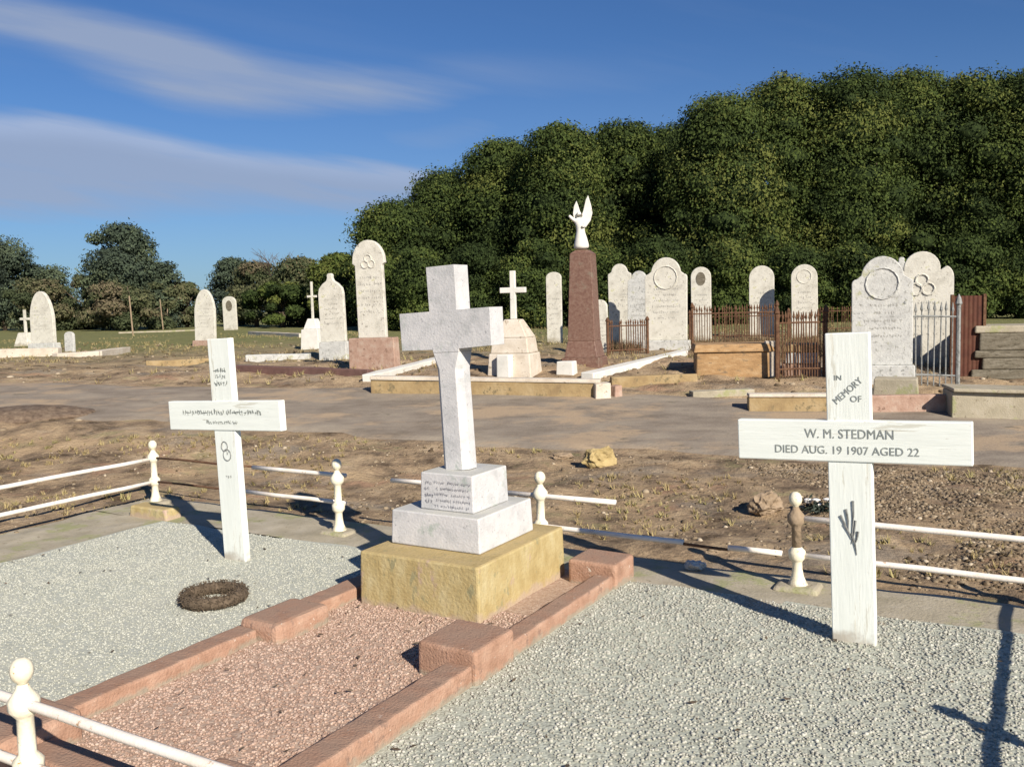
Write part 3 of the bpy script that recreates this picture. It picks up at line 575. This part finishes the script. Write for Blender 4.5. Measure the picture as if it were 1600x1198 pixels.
def headstone(label, px, base, top, wpx, kind, mt='stone', Y=None, rz=R(-20), th=None, plinth=None, lean=0, group=None, name='headstone', letters=True, motif=False):
    p = gx(px, Y) if Y else gp(px, base)
    h = upto(p, top, px); az = math.atan2(p.x, p.y); w = wpx * math.hypot(p.x, p.y) / F / max(.5, math.cos(az - rz - R(0)) if False else abs(math.cos(-rz - az))) * .93
    th = th or max(.08, w * .13)
    t = thing(name, label, 'headstone', p, rz, group, (rnd.uniform(-.03, .02), lean or rnd.uniform(-.022, .022)))
    z0 = 0
    if plinth:
        z0 = plinth[0] * h
        bm = NB(); box(bm, (0, 0, -.08), (w * plinth[1], th * 2.6, z0 + .08), (.97, .94)); fin('plinth', bm, plinth[2], t, .012)
    bm = NB(); prism(bm, [(a_, b_ + z0 - (.0 if plinth else .05) * (b_ < .01)) for a_, b_ in outline(kind, w, h - z0)], -th / 2, th / 2); s_ = fin('slab', bm, mt, t, .010)
    if letters:
        bm = NB(); r = random.Random(int(px)); hh = h - z0
        for k in range(6):
            ww = w * r.uniform(.22, .36); strokes(bm, -ww, ww, z0 + hh * (.62 - k * .07), -th / 2 - .002, hh * .028, r, .3)
        fin('inscription', bm, 'letter3', s_)
    if motif:
        bm = NB(); rr_ = w * (.27 if motif is True else .2); cz = h - w * (.48 if motif is True else .6)
        if motif == 'panel':
            A_ = [(rr_ * 1.2 * math.cos(k * .3927), cz + rr_ * 1.7 * math.sin(k * .3927)) for k in range(16)]; prism(bm, A_, -th / 2 - .008, -th / 2 + .01); fin('panel', bm, 'oldslab', s_); return t
        if motif == 'trefoil':
            for cx_, cz_ in ((0, .55), (-.5, -.2), (.5, -.2)):
                for k in range(12): tube(bm, [(rr_ * (cx_ + .5 * math.cos(k * .5236)), -th / 2 - .003, cz + rr_ * (cz_ + .5 * math.sin(k * .5236))), (rr_ * (cx_ + .5 * math.cos((k + 1) * .5236)), -th / 2 - .003, cz + rr_ * (cz_ + .5 * math.sin((k + 1) * .5236)))], w * .02, 5)
            fin('carved_motif', bm, mt, s_); return t
        for k in range(16):
            a0_, a1_ = k * math.pi / 8, (k + 1) * math.pi / 8
            tube(bm, [(rr_ * math.cos(a0_), -th / 2 - .004, cz + rr_ * math.sin(a0_)), (rr_ * math.cos(a1_), -th / 2 - .004, cz + rr_ * math.sin(a1_))], w * .016, 5)
        fin('carved_motif', bm, mt, s_)
    return t
def small_cross(label, px, base, ctop, wpx, Y, mt, plinth_px, rz=R(-20), lean=0, steps=None, ped='stone', shaft=.2):
    p = gx(px, Y) if Y else gp(px, base); D = math.hypot(p.x, p.y) / F; h = upto(p, ctop, px); w = wpx * D / .9; s = w * shaft
    t = thing('cross_headstone', label, 'cross', p, rz, None, (0, lean)); z = 0
    for (zw, zh, tp) in steps:
        bm = NB(); box(bm, (0, 0, z - .04 * (z == 0)), (zw * D, zw * D * .8, zh * D + .04 * (z == 0)), (tp, tp)); fin('pedestal', bm, ped, t, .015); z += zh * D + .002
    hc = h - z; a0 = z + hc * .60; x = w / 2
    bm = NB(); prism(bm, [(-s * .55, z), (s * .55, z), (s * .5, a0 - s / 2), (x, a0 - s / 2), (x, a0 + s / 2), (s * .5, a0 + s / 2), (s * .5, h), (-s * .5, h), (-s * .5, a0 + s / 2), (-x, a0 + s / 2), (-x, a0 - s / 2), (-s * .5, a0 - s / 2)], -s * .4, s * .4)
    fin('cross', bm, mt, t, .008); return t
# left group
small_cross('small pale cross on a sloping block, far left edge of the graves', 42, 540, 484, 15, None, 'stone', 0, steps=[(26, 18, .6)])
headstone('tall pointed pale headstone at far left beside the small cross', 70, 547, 455, 30, 'gothic', 'stone', plinth=(.12, 1.15, 'stone2'))
headstone('tall narrow pointed headstone directly behind the top of the left white cross', 322, 541, 452, 30, 'gothic', 'stone', plinth=(.10, 1.15, 'pinkstone'))
headstone('small headstone with a dark oval panel, right of the tall narrow pointed one', 361, 516, 463, 20, 'segment', 'stone', motif='panel', letters=False)
small_cross('greenish white cross on a white rounded mount, left of the finial topped headstone', 491, 545, 440, 15, None, 'stone', 0, steps=[(32, 30, .9), (24, 16, .55)], ped='whitestone')
headstone('pale headstone with stepped shoulders and a small finial, left of the tallest one', 524, 560, 427, 40, 'ogee', 'stone', plinth=(.20, 1.12, 'stone2'))
headstone('tallest pale headstone with a flared arched head on a pink stone base', 586, 575, 375, 54, 'flared', 'stone', plinth=(.24, 1.4, 'pinkstone'), motif='trefoil', letters=True)
headstone('stub of a broken grey headstone near the far left kerb', 110, 550, 518, 12, 'segment', 'stone2', letters=False)
# monument with angel
p = gp(914, 570); Dm = p.length / F; Hc = upto(p, 391, 905)
ob_ = thing('granite_obelisk_monument', 'dark red granite column widening at its foot, carrying a white angel', 'monument', p, R(-20))
bm = NB(); box(bm, (0, 0, -.05), (.62, .58, .18), (.97, .97)); fin('base', bm, 'granite', ob_, .01)
bm = NB(); box(bm, (0, 0, .13), (.54, .50, .26), (.82, .82)); fin('die', bm, 'granite', ob_, .01)
bm = NB(); box(bm, (0, 0, .39), (.44, .40, Hc - .45), (.78, .78)); fin('shaft', bm, 'granite', ob_, .008)
bm = NB(); box(bm, (0, 0, Hc - .06), (.35, .32, .06), (.55, .55)); fin('cap', bm, 'granite', ob_, .006)
# angel statue (stands on the monument)
an = thing('angel_statue', 'white angel statue with raised wings and arm on top of the red column', 'statue', p + Vector((-.02, 0, Hc - .002)), R(-8))
def skin(name, verts, edges, radii, mt, parent, sub=2):
    me = bpy.data.meshes.new(name); me.from_pydata(verts, edges, []); me.materials.append(M[mt]); o = bpy.data.objects.new(name, me); C.objects.link(o)
    sm = o.modifiers.new('s', 'SKIN'); sm.use_smooth_shade = True
    for i, r in enumerate(radii): me.skin_vertices[0].data[i].radius = (r, r) if not isinstance(r, tuple) else r
    me.skin_vertices[0].data[0].use_root = True
    b = o.modifiers.new('u', 'SUBSURF'); b.levels = sub; b.render_levels = sub
    bpy.context.view_layer.update(); m2 = bpy.data.meshes.new_from_object(o.evaluated_get(bpy.context.evaluated_depsgraph_get()))
    o.modifiers.clear(); o.data = m2; m2.name = name; o.parent = parent; return o
skin('body', [(0, 0, .0), (0, 0, .10), (-.005, 0, .22), (-.01, 0, .30), (-.01, 0, .38), (-.015, -.005, .46), (-.02, -.01, .505), (-.03, -.02, .56), (-.085, -.01, .46), (-.14, -.03, .50), (-.185, -.04, .55), (.05, -.01, .455), (.065, -.06, .38), (.02, -.10, .36)],
     [(0, 1), (1, 2), (2, 3), (3, 4), (4, 5), (5, 6), (6, 7), (5, 8), (8, 9), (9, 10), (5, 11), (11, 12), (12, 13)],
     [.15, .125, .095, .068, .078, .072, .03, .048, .036, .028, .022, .034, .028, .02], 'whitestone', an)
def wing(sx, tipz, lean_):
    out = [(0, .34), (.05, .36), (.10, .46), (.12, .58), (.105, .70), (.07, tipz), (.045, tipz - .07), (.02, .62), (-.01, .50), (-.015, .40)]
    bm = NB(); prism(bm, [(x * sx + lean_ * (z - .34), z) for x, z in out], .03, .055); fin('wing', bm, 'whitestone', an, .008, seg=3)
wing(1.45, .86, .03); wing(-1.1, .78, .02)
bm = NB(); bmesh.ops.create_uvsphere(bm, u_segments=10, v_segments=7, radius=.036, matrix=Matrix.Translation((-.028, -.004, .57))); fin('hair', bm, 'whitestone', an, smooth=True)
# cross on bell pedestal
small_cross('white cross on a rounded yellowish pedestal, left of the red column', 805, 585, 423, 38, None, 'whitestone', 0, steps=[(72, 34, .92), (62, 24, .9), (56, 28, .45)], ped='cream')
headstone('small plain slab among the trees, just left of the red column', 866, 0, 425, 25, 'segment', 'stone', Y=23)
headstone('low slab peeping out from behind the right foot of the red column', 940, 552, 468, 24, 'round', 'stone')
headstone('pale lobed headstone, first of the three crowded right of the column', 970, 0, 412, 38, 'shoulder', 'stone', Y=21)
headstone('darker middle headstone between two taller pale ones', 997, 0, 423, 36, 'shoulder', 'stone2', Y=20)
headstone('large pale headstone with rounded shoulders, biggest right of the column', 1041, 549, 402, 68, 'shoulder', 'stone', plinth=(.12, 1.15, 'stone2'), motif=True)
headstone('small round topped headstone with a dark panel just right of the large one', 1096, 0, 417, 32, 'round', 'stone', Y=22, motif='panel')
headstone('round topped headstone behind the rusty iron railing', 1190, 0, 415, 39, 'round', 'stone', Y=23, letters=True)
headstone('round topped headstone with a carved roundel, right of the one behind the rusty railing', 1258, 0, 413, 40, 'round', 'stone', Y=22, motif=True)
headstone('big grey headstone with a roll moulding, left of the pair at right', 1377, 602, 400, 88, 'shoulder', 'stone2', plinth=(.16, 1.1, 'stone2'), motif=True)
headstone('ornate narrow headstone crowded between the two big right hand ones', 1406, 0, 402, 40, 'ogee', 'stone2', Y=14.2, letters=False)
headstone('big pale lobed headstone behind the grey iron railing at right', 1440, 0, 393, 88, 'lobed', 'stone', Y=13.6, motif='trefoil')
# kerbs and low walls of the far plots
def wall(label, pts, h, d, mt, name='grave_kerb', cat='grave kerb', cap=None, zoff=0):   # points on the ground, height, thickness
    P_ = [gp(*q) for q in pts]; t = thing(name, label, cat, P_[0])
    for a_, b_ in zip(P_, P_[1:]):
        v = b_ - a_; L = math.hypot(v.x, v.y); n_ = max(1, int(L / .5)); ang = math.atan2(v.y, v.x); mid = (a_ + b_) / 2 - P_[0]
        bm = NB(); box(bm, (0, 0, -.12), (L + d * .9, d, h + .12))
        bmesh.ops.subdivide_edges(bm, edges=[e for e in bm.edges if e.calc_length() > L * .9], cuts=n_)
        sl_ = (b_.z - a_.z) / max(L, .01)
        for vv in bm.verts: vv.co += Vector((0, rnd.uniform(-1, 1) * .008, vv.co.x * sl_ + rnd.uniform(-1, 1) * .006))
        o = fin('kerb_side', bm, mt, t, .012); o.location = mid; o.rotation_euler = (0, 0, ang)
        if cap:
            bm = NB(); box(bm, (0, 0, h + .002), (L + d * .9, d * 1.25, cap[0]))
            for vv in bm.verts: vv.co.z += vv.co.x * sl_
            o = fin('coping', bm, cap[1], t, .01); o.location = mid; o.rotation_euler = (0, 0, ang)
    return t
wall('low ochre retaining wall with a whitish coping, in front of the white cross and column', [(590, 612), (930, 618)], .17, .16, 'ochre', 'retaining_wall', 'wall', cap=(.05, 'cream'))
wall('bright white kerb running back from the red column to the right', [(922, 592), (1064, 557)], .10, .20, 'whitestone')
wall('white kerb running back below the tallest headstone', [(580, 594), (700, 563)], .10, .20, 'whitestone')
wall('dark red polished kerb low on the ground left of the tallest headstone', [(352, 580), (574, 588)], .11, .16, 'redkerb')
wall('cream kerb under the pair of headstones at far left', [(-60, 561), (88, 557)], .22, .22, 'cream')
wall('pinkish white kerb stones right of the far left headstones', [(92, 560), (150, 556), (196, 549)], .12, .22, 'cream')
wall('thin pale kerb in front of the greenish cross', [(392, 522), (470, 526)], .12, .2, 'cream')
wall('low grey kerb behind the dark red one', [(390, 562), (480, 560)], .10, .14, 'stone2')
wall('far pale kerb on the grass below the lone dark tree', [(190, 520), (320, 516)], .05, .3, 'conc')
wall('crumbling earth coloured kerb at left between the road and the graves', [(235, 570), (330, 566)], .08, .16, 'ochre')
wall('brown stone kerb right of the white kerb', [(962, 598), (1080, 594)], .09, .16, 'ochre')
wall('ochre low wall with a pale coping left of the right hand cross top', [(1178, 640), (1300, 640)], .16, .16, 'ochre', 'retaining_wall', 'wall', cap=(.04, 'cream'))
wall('grey pink low wall below the grey iron railing', [(1350, 642), (1500, 640)], .19, .16, 'pinkstone', 'retaining_wall', 'wall')
wall('olive grey concrete wall with a flat pale top at the right edge of the road', [(1512, 645), (1680, 650)], .27, .5, 'conc', 'retaining_wall', 'wall', cap=(.04, 'conc'))
wall('long pale kerb line far behind the right hand graves', [(1090, 506), (1340, 502)], .10, .2, 'cream')
wall('grey kerb right of the fallen blocks on the road edge', [(1090, 616), (1165, 613)], .05, .2, 'conc')
def block(label, px, base, wpx, hpx, dep, mt, rz=R(-25), name='stone_block', cat='block'):
    p = gp(px, base); D = p.length / F; bm = NB(); box(bm, (0, 0, -.03), (wpx * D, dep, hpx * D + .03), (.95, .95))
    for v in bm.verts: v.co += Vector((rnd.uniform(-1, 1), rnd.uniform(-1, 1), rnd.uniform(-1, 1))) * .008
    o = fin(name, bm, mt, None, .015); o.location = p; o.rotation_euler = (0, 0, rz); tagp(o, label, cat)
block('small white block on the coping at the foot of the red column', 886, 586, 28, 22, .2, 'whitestone')
block('white corner block left of the rounded pedestal', 790, 590, 22, 36, .2, 'whitestone')
block('pale broken block lying at the road edge right of the ochre wall', 940, 620, 26, 22, .2, 'cream', R(10))
block('pinkish broken block beside the pale one at the road edge', 962, 618, 14, 16, .15, 'pinkstone', R(30))
block('rough grey block at the foot of the big grey headstone', 1400, 618, 60, 26, .3, 'conc')
block('pale pillar stump right of the orange sandstone tomb', 1204, 586, 16, 52, .16, 'cream')
block('ochre footing block under the corner post of the left fence', 243, 806, 80, 16, .16, 'sand', RZ)
# orange tomb
p = gp(1148, 584); D = p.length / F
tb = thing('box_tomb', 'orange sandstone box tomb in front of the rusty railing', 'tomb', p, R(-8))
bm = NB(); box(bm, (0, .15, -.05), (118 * D, .7, 34 * D + .05), (.98, .98)); fin('chest', bm, 'tomb', tb, .02)
bm = NB(); box(bm, (0, .15, 34 * D + .002), (126 * D, .76, 12 * D), (.95, .9)); fin('lid', bm, 'tomb', tb, .02)
# layered table tomb at the right edge
p = gp(1590, 587); D = p.length / F
tb = thing('table_tomb', 'weathered layered table tomb of stacked grey slabs at the far right edge', 'tomb', p, R(-14))
z = -.05
for k, (w_, h_, mt_) in enumerate(((1.3, .14, 'oldslab'), (1.02, .16, 'oldslab'), (1.22, .10, 'oldslab'), (1.1, .24, 'oldslab'), (1.22, .10, 'conc'))):
    bm = NB(); box(bm, (0.05, .35, z), (w_, .8, h_), (.99, .99)); fin('slab', bm, mt_, tb, .02); z += h_ + .002
# iron railings
def railing(label, px0, b0, px1, b1, top, mt, n, cat='railing', spear=True, missing=0, Y=None, tail=None):
    A = gp(px0, b0) if not Y else gx(px0, Y); B = gp(px1, b1) if not Y else gx(px1, Y); h = upto(A, top, px0); v = B - A; L = math.hypot(v.x, v.y)
    t = thing('iron_railing', label, cat, A, math.atan2(v.y, v.x)); sl_ = (B.z - A.z) / L; r = random.Random(int(px0))
    for zz in (.14 * h, .82 * h):
        bm = NB(); tube(bm, [(0, 0, zz), (L / 2, 0, zz + sl_ * L / 2 + .005), (L, 0, zz + sl_ * L)], .014, 6); fin('crossrail', bm, mt, t)
    for s in (0, L):
        bm = NB(); lathe(bm, [(.03, -.05), (.028, h * .95), (.045, h * .97), (.03, h * 1.03), (.005, h * 1.08)], (s, 0, sl_ * s), 8); fin('post', bm, mt, t)
    for k in range(1, n):
        if r.random() < missing: continue
        s = L * k / n; z_ = sl_ * s; hh = h * r.uniform(.97, 1.02); ln = r.uniform(-.012, .012)
        bm = NB(); tube(bm, [(s, 0, z_ + .02), (s + ln, 0, z_ + hh * .88), (s + ln, 0, z_ + hh * .91), (s + ln, 0, z_ + hh)], [.009, .009, .02 if spear else .009, .003], 6); fin('bar', bm, mt, t)
    return t
railing('rusty brown iron railing behind the orange tomb', 1082, 548, 1214, 545, 478, 'rust', 34, missing=.05)
railing('low rusty railing below the crowded headstones right of the column', 950, 556, 1012, 553, 500, 'rust', 17, missing=.1)
railing('olive rusty railing round the small grave left of the right hand cross top', 1214, 592, 1290, 590, 486, 'rust', 18)
railing('grey white iron railing in front of the big lobed headstone', 1412, 604, 1496, 606, 470, 'greyiron', 9)
railing('second rusty railing standing close behind the first above the orange tomb', 1078, 532, 1232, 530, 488, 'rust', 30, missing=.15)
railing('rusty railing far behind the roundel headstone', 1262, 520, 1335, 518, 480, 'rust', 22, missing=.1)
bm = NB(); p = gp(1250, 600); D = p.length / F
gv = thing('grave_plinth', 'stacked pink and grey plinth inside the olive railing', 'tomb', gp(1252, 585), R(-18))
z = -.05
for w_, h_, mt_ in ((.55, .20, 'pinkstone'), (.46, .16, 'stone2'), (.5, .12, 'ochre')):
    bm = NB(); box(bm, (0, .25, z), (w_, .45, h_), (.97, .97)); fin('block', bm, mt_, gv, .02); z += h_ + .002
r = np.random.RandomState(91); nn = 700; px_ = np.concatenate([r.uniform(1085, 1330, 600), r.uniform(950, 1005, 100)]); yy_ = np.concatenate([r.uniform(14.2, 19, 600), r.uniform(17.4, 19, 100)])
PW = np.array([[*gx(a_, b_).xy, g(b_)] for a_, b_ in zip(px_, yy_)])
tufts('tall_weeds', PW, .24, 8, 'weeds', 'tall brown weeds grown up around the rusty railings', 92)
# dark red rusty sheet enclosure
p = gp(1511, 585); D = p.length / F; hh = upto(p, 462, 1511)
rs = thing('rusty_iron_panel', 'dark red rusty corrugated iron panel standing right of the grey railing', 'panel', p, R(-10))
bm = NB(); n_ = 40; w_ = 38 * D; A = []; B = []
for k in range(n_ + 1):
    x = -w_ / 2 + w_ * k / n_; y = .004 * math.sin(k * 1.05); A.append(bm.verts.new((x, y, -.05))); B.append(bm.verts.new((x, y, hh)))
for k in range(n_): bm.faces.new((A[k], A[k + 1], B[k + 1], B[k]))
o = fin('sheet', bm, 'redrust', rs); s_ = o.modifiers.new('s', 'SOLIDIFY'); s_.thickness = .006
for sx in (-1, 1):
    bm = NB(); box(bm, (sx * (w_ / 2 + .02), .0, -.05), (.04, .05, hh + .07)); fin('post', bm, 'rust', rs, .004)
# thin posts on the grass at left
for k, (px, b_, t_2) in enumerate(((255, 515, 468), (262, 513, 470), (205, 500, 462))):
    p = gp(px, b_) if b_ > 505 else gx(px, 42); h_ = upto(p, t_2, px); bm = NB(); lathe(bm, [(.035, -.1), (.032, h_ * .97), (.02, h_)], n=7)
    o = fin('wooden_post', bm, 'brock'); o.location = p; o.rotation_euler = (0, rnd.uniform(-.05, .05), 0); tagp(o, ['thin pale wooden post on the grass, nearest of three', 'thin pale post just right of the nearest one', 'thin pale post furthest left on the grass'][k], 'post', 'thin posts on the far grass')
# ------------------------------------------------------------------ trees
def leaves(lobes, n, size, seed, droop=.0, asp=.42, jit=.25):
    r = np.random.RandomState(seed); L = np.array(lobes); vol = (L[:, 3] * L[:, 4]) ; idx = r.choice(len(L), n, p=vol / vol.sum())
    d = r.normal(0, 1, (n, 3)); d /= np.linalg.norm(d, axis=1)[:, None]
    rad = r.uniform(.70, 1.04, n) + r.normal(0, .05, n) + (r.rand(n) < .05) * r.uniform(.05, .28, n)
    # clumpy radius so the outline is uneven
    bump_ = np.sin(d[:, 0] * 7 + L[idx, 0] * 3) * np.sin(d[:, 1] * 8 + L[idx, 1]) * np.sin(d[:, 2] * 7 + L[idx, 2] * 2)
    rad = rad * (1 + .22 * bump_)
    Cc = L[idx, :3] + d * np.stack([L[idx, 3], L[idx, 3], L[idx, 4]], 1) * rad[:, None]
    nrm = d * .8 + r.normal(0, .42, (n, 3)) + np.array([0, 0, .25]); nrm /= np.linalg.norm(nrm, axis=1)[:, None]
    tmp = r.normal(0, 1, (n, 3)) + np.array([0, 0, 1.2 - droop]); a_ = np.cross(nrm, np.cross(tmp, nrm)); a_ /= np.linalg.norm(a_, axis=1)[:, None]; b_ = np.cross(nrm, a_)
    s = size * r.uniform(.5, 1.3, n)[:, None]; a_ = a_ * s; b_ = b_ * s * asp
    V = np.stack([Cc - a_ * .6 , Cc - b_ + a_ * .05, Cc + a_, Cc + b_ + a_ * .05], 1).reshape(-1, 3)
    lt = np.clip(r.beta(.8, 1.3, len(L)) * .85 + r.uniform(-.12, .16), 0, 1); tint = np.clip(lt[idx] + r.normal(.16, .06, n) + .2 * bump_, 0, 1)  # lit clumps and shaded hollows put into leaf colour: bulges lighter, hollows darker
    return V, np.repeat(tint, 4)
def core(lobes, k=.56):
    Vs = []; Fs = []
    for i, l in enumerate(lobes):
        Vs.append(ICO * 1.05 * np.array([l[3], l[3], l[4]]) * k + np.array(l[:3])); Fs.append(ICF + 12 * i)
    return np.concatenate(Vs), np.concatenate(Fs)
def tree(name, label, cat, p, H, W_, mt, seed, n=12000, size=.2, trunk=.25, low=.08, nl=26, group=None, lobe=.27, cone=0.0, vis=.0):
    r = random.Random(seed); t = thing(name, label, cat, p, 0, group)
    lobes = []
    for k in range(nl):
        f = (k + .5) / nl; zz = low + (1 - low) * f; env = math.sqrt(max(0.0, 1 - (max(0, zz - .45) / .60) ** 2)) if zz > .45 else .82 + .18 * zz / .45
        env *= 1 - cone * zz
        a_ = k * 2.399 + r.uniform(-.5, .5); rad = W_ / 2 * env; lr = min(W_, H) * lobe * r.choice((.5, .7, .9, 1.1, 1.35)) * (.75 + .25 * env)
        q = max(0, rad - lr) * math.sqrt(r.uniform(.25, 1)); lobes.append((q * math.cos(a_), q * math.sin(a_), min(zz * H, H - lr * .62), lr, lr * r.uniform(.5, .72)))
    V1, t1 = leaves(lobes, n, size, seed)
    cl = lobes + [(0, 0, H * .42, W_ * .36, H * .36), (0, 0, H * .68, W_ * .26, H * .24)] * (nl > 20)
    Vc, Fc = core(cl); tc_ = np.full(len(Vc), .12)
    nq = len(V1) // 4; me = bpy.data.meshes.new('crown')
    V = np.concatenate([V1, Vc]); me.vertices.add(len(V)); me.vertices.foreach_set('co', V.astype(np.float32).ravel())
    li = np.concatenate([np.arange(nq * 4), (Fc + nq * 4).ravel()]); me.loops.add(len(li)); me.loops.foreach_set('vertex_index', li.astype(np.int32))
    npoly = nq + len(Fc); st = np.concatenate([np.arange(nq) * 4, nq * 4 + np.arange(len(Fc)) * 3]); me.polygons.add(npoly)
    me.polygons.foreach_set('loop_start', st.astype(np.int32)); me.polygons.foreach_set('loop_total', np.concatenate([np.full(nq, 4), np.full(len(Fc), 3)]).astype(np.int32)); me.update(calc_edges=True)
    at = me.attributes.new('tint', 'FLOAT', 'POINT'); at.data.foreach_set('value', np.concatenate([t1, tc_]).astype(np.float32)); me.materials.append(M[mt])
    o = bpy.data.objects.new('crown', me); C.objects.link(o); o.parent = t
    bm = NB(); tube(bm, [(0, 0, -.2), (r.uniform(-.1, .1), 0, H * .3), (r.uniform(-.2, .2), .1, H * .65), (0, 0, H * .9)], [trunk, trunk * .75, trunk * .45, trunk * .12], 9)
    for k in range(7):
        l = lobes[r.randrange(nl // 4, nl)]; z0 = max(H * .12, l[2] * .6); tube(bm, [(0, 0, z0), (l[0] * .5, l[1] * .5, (z0 + l[2]) / 2 - .1), (l[0], l[1], l[2])], [trunk * .4, trunk * .25, trunk * .08], 6)
    fin('trunk', bm, 'bark', t, smooth=True); return t
def tpx(name, label, cat, px, top, wpx, Y, mt, seed, n, size, **k):
    p = gx(px, Y); D = math.hypot(p.x, p.y) / F; H = upto(p, top, px)
    return tree(name, label, cat, p, H, wpx * D, mt, seed, n, size, **k)
GRP = 'dark pines of the wood behind the graves'
big = [(618, 314, 170, 44, 'leftmost low dark pine of the wood, behind the tallest headstone'), (700, 268, 185, 46, 'dark pine behind the top of the large marble cross'), (788, 216, 195, 45, 'dark pine rising behind the small white cross'),
       (880, 194, 195, 42, 'dark pine directly behind the angel statue'), (975, 192, 190, 45, 'dark pine right of the angel, above the crowded headstones'), (1052, 196, 200, 48, 'set back pine in the dip of the treeline right of the angel'),
       (1128, 148, 225, 41, 'tall pine left of the two round topped headstones'), (1225, 120, 210, 43, 'very tall pine above the two round topped headstones'), (1325, 112, 210, 42, 'very tall pine above the right hand cross'),
       (1422, 113, 205, 44, 'very tall pine above the pair of big headstones at right'), (1515, 114, 205, 43, 'very tall pine above the rusty red panel'), (1610, 110, 205, 42, 'very tall pine cut by the right edge of the photo')]
for i, (px, top, w_, Y, lab) in enumerate(big):
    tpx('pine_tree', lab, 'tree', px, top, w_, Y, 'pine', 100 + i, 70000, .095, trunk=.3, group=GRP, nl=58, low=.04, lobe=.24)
for i, (px, top, w_, Y, lab) in enumerate([(600, 400, 95, 39, 'dark shrub at the left foot of the wood'), (660, 385, 110, 38, 'dark shrub behind the left arm of the marble cross'), (745, 380, 120, 38, 'dark shrub behind the right arm of the marble cross'), (835, 372, 120, 37, 'dark shrub between the small white cross and the red column'),
        (930, 380, 120, 37, 'dark shrub right of the red column'), (1030, 372, 120, 36, 'dark shrub behind the large rounded headstone'), (1140, 370, 130, 36, 'dark shrub between the round topped headstones'), (1245, 385, 120, 35, 'dark shrub behind the roundel headstone'),
        (1330, 380, 120, 35, 'dark shrub left of the big grey headstone'), (1510, 372, 130, 33, 'dark shrub above the rusty red panel'), (1590, 400, 120, 33, 'dark shrub above the layered tomb at right')]):
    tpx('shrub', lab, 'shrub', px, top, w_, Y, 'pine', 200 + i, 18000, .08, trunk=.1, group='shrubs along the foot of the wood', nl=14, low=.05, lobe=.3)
far = [(5, 372, 120, 70, 'blue', 'grey green tree cut by the left edge of the photo', 7000), (72, 412, 110, 72, 'blue', 'low dark bush right of the left edge tree', 4500), (60, 436, 110, 64, 'olive', 'yellow green bush behind the pointed headstone at far left', 4000), (135, 428, 90, 66, 'olive', 'olive bush left of the lone dark tree', 3500),
       (196, 348, 132, 62, 'blue', 'lone dark spreading tree on the left horizon', 9000), (250, 408, 90, 63, 'blue', 'dark bush at the right foot of the lone tree', 3500), (200, 440, 170, 58, 'olive', 'low olive hedge bush below the lone tree', 4000), (290, 440, 70, 64, 'olive', 'small olive bush left of the narrow pointed headstone', 2500),
       (365, 402, 90, 66, 'blue', 'rounded dark bush behind the small panelled headstone', 4500), (400, 408, 110, 60, 'olive', 'yellowish rounded bush left of the bare tree', 5000), (465, 402, 100, 56, 'olive', 'reddish olive bush under the bare tree', 5000), (440, 442, 140, 52, 'pine', 'low green bush behind the greenish white cross', 4500),
       (530, 396, 110, 50, 'pine', 'dark bush behind the finial topped headstone', 6000)]
for i, (px, top, w_, Y, mt, lab, n_) in enumerate(far):
    nm, ct = ('tree', 'tree') if 'tree' in lab.split(' on ')[0] and i in (0, 4) else ('bush', 'bush')
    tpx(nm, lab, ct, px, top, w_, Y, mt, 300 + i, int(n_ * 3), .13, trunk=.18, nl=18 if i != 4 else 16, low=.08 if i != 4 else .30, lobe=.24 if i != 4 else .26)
# bare tree
p = gx(452, 60); bt = thing('bare_tree', 'leafless thin tree standing above the olive bushes', 'tree', p)
bm = NB(); H_ = upto(p, 362, 452); r = random.Random(3)
def branch(a_, d, L, rad, dep):
    b_ = a_ + d * L; tube(bm, [a_, (a_ + b_) / 2 + Vector((r.uniform(-.1, .1), r.uniform(-.1, .1), 0)) * L * .3, b_], [rad, rad * .8, rad * .6], 5)
    if dep:
        for _ in range(3): branch(a_ + (b_ - a_) * r.uniform(.5, 1), (d + Vector((r.uniform(-.9, .9), r.uniform(-.9, .9), r.uniform(-.1, .5)))).normalized(), L * .68, rad * .55, dep - 1)
branch(Vector((0, 0, -.1)), Vector((.03, 0, 1)), H_ * .42, .10, 4); fin('trunk', bm, 'bark', bt)
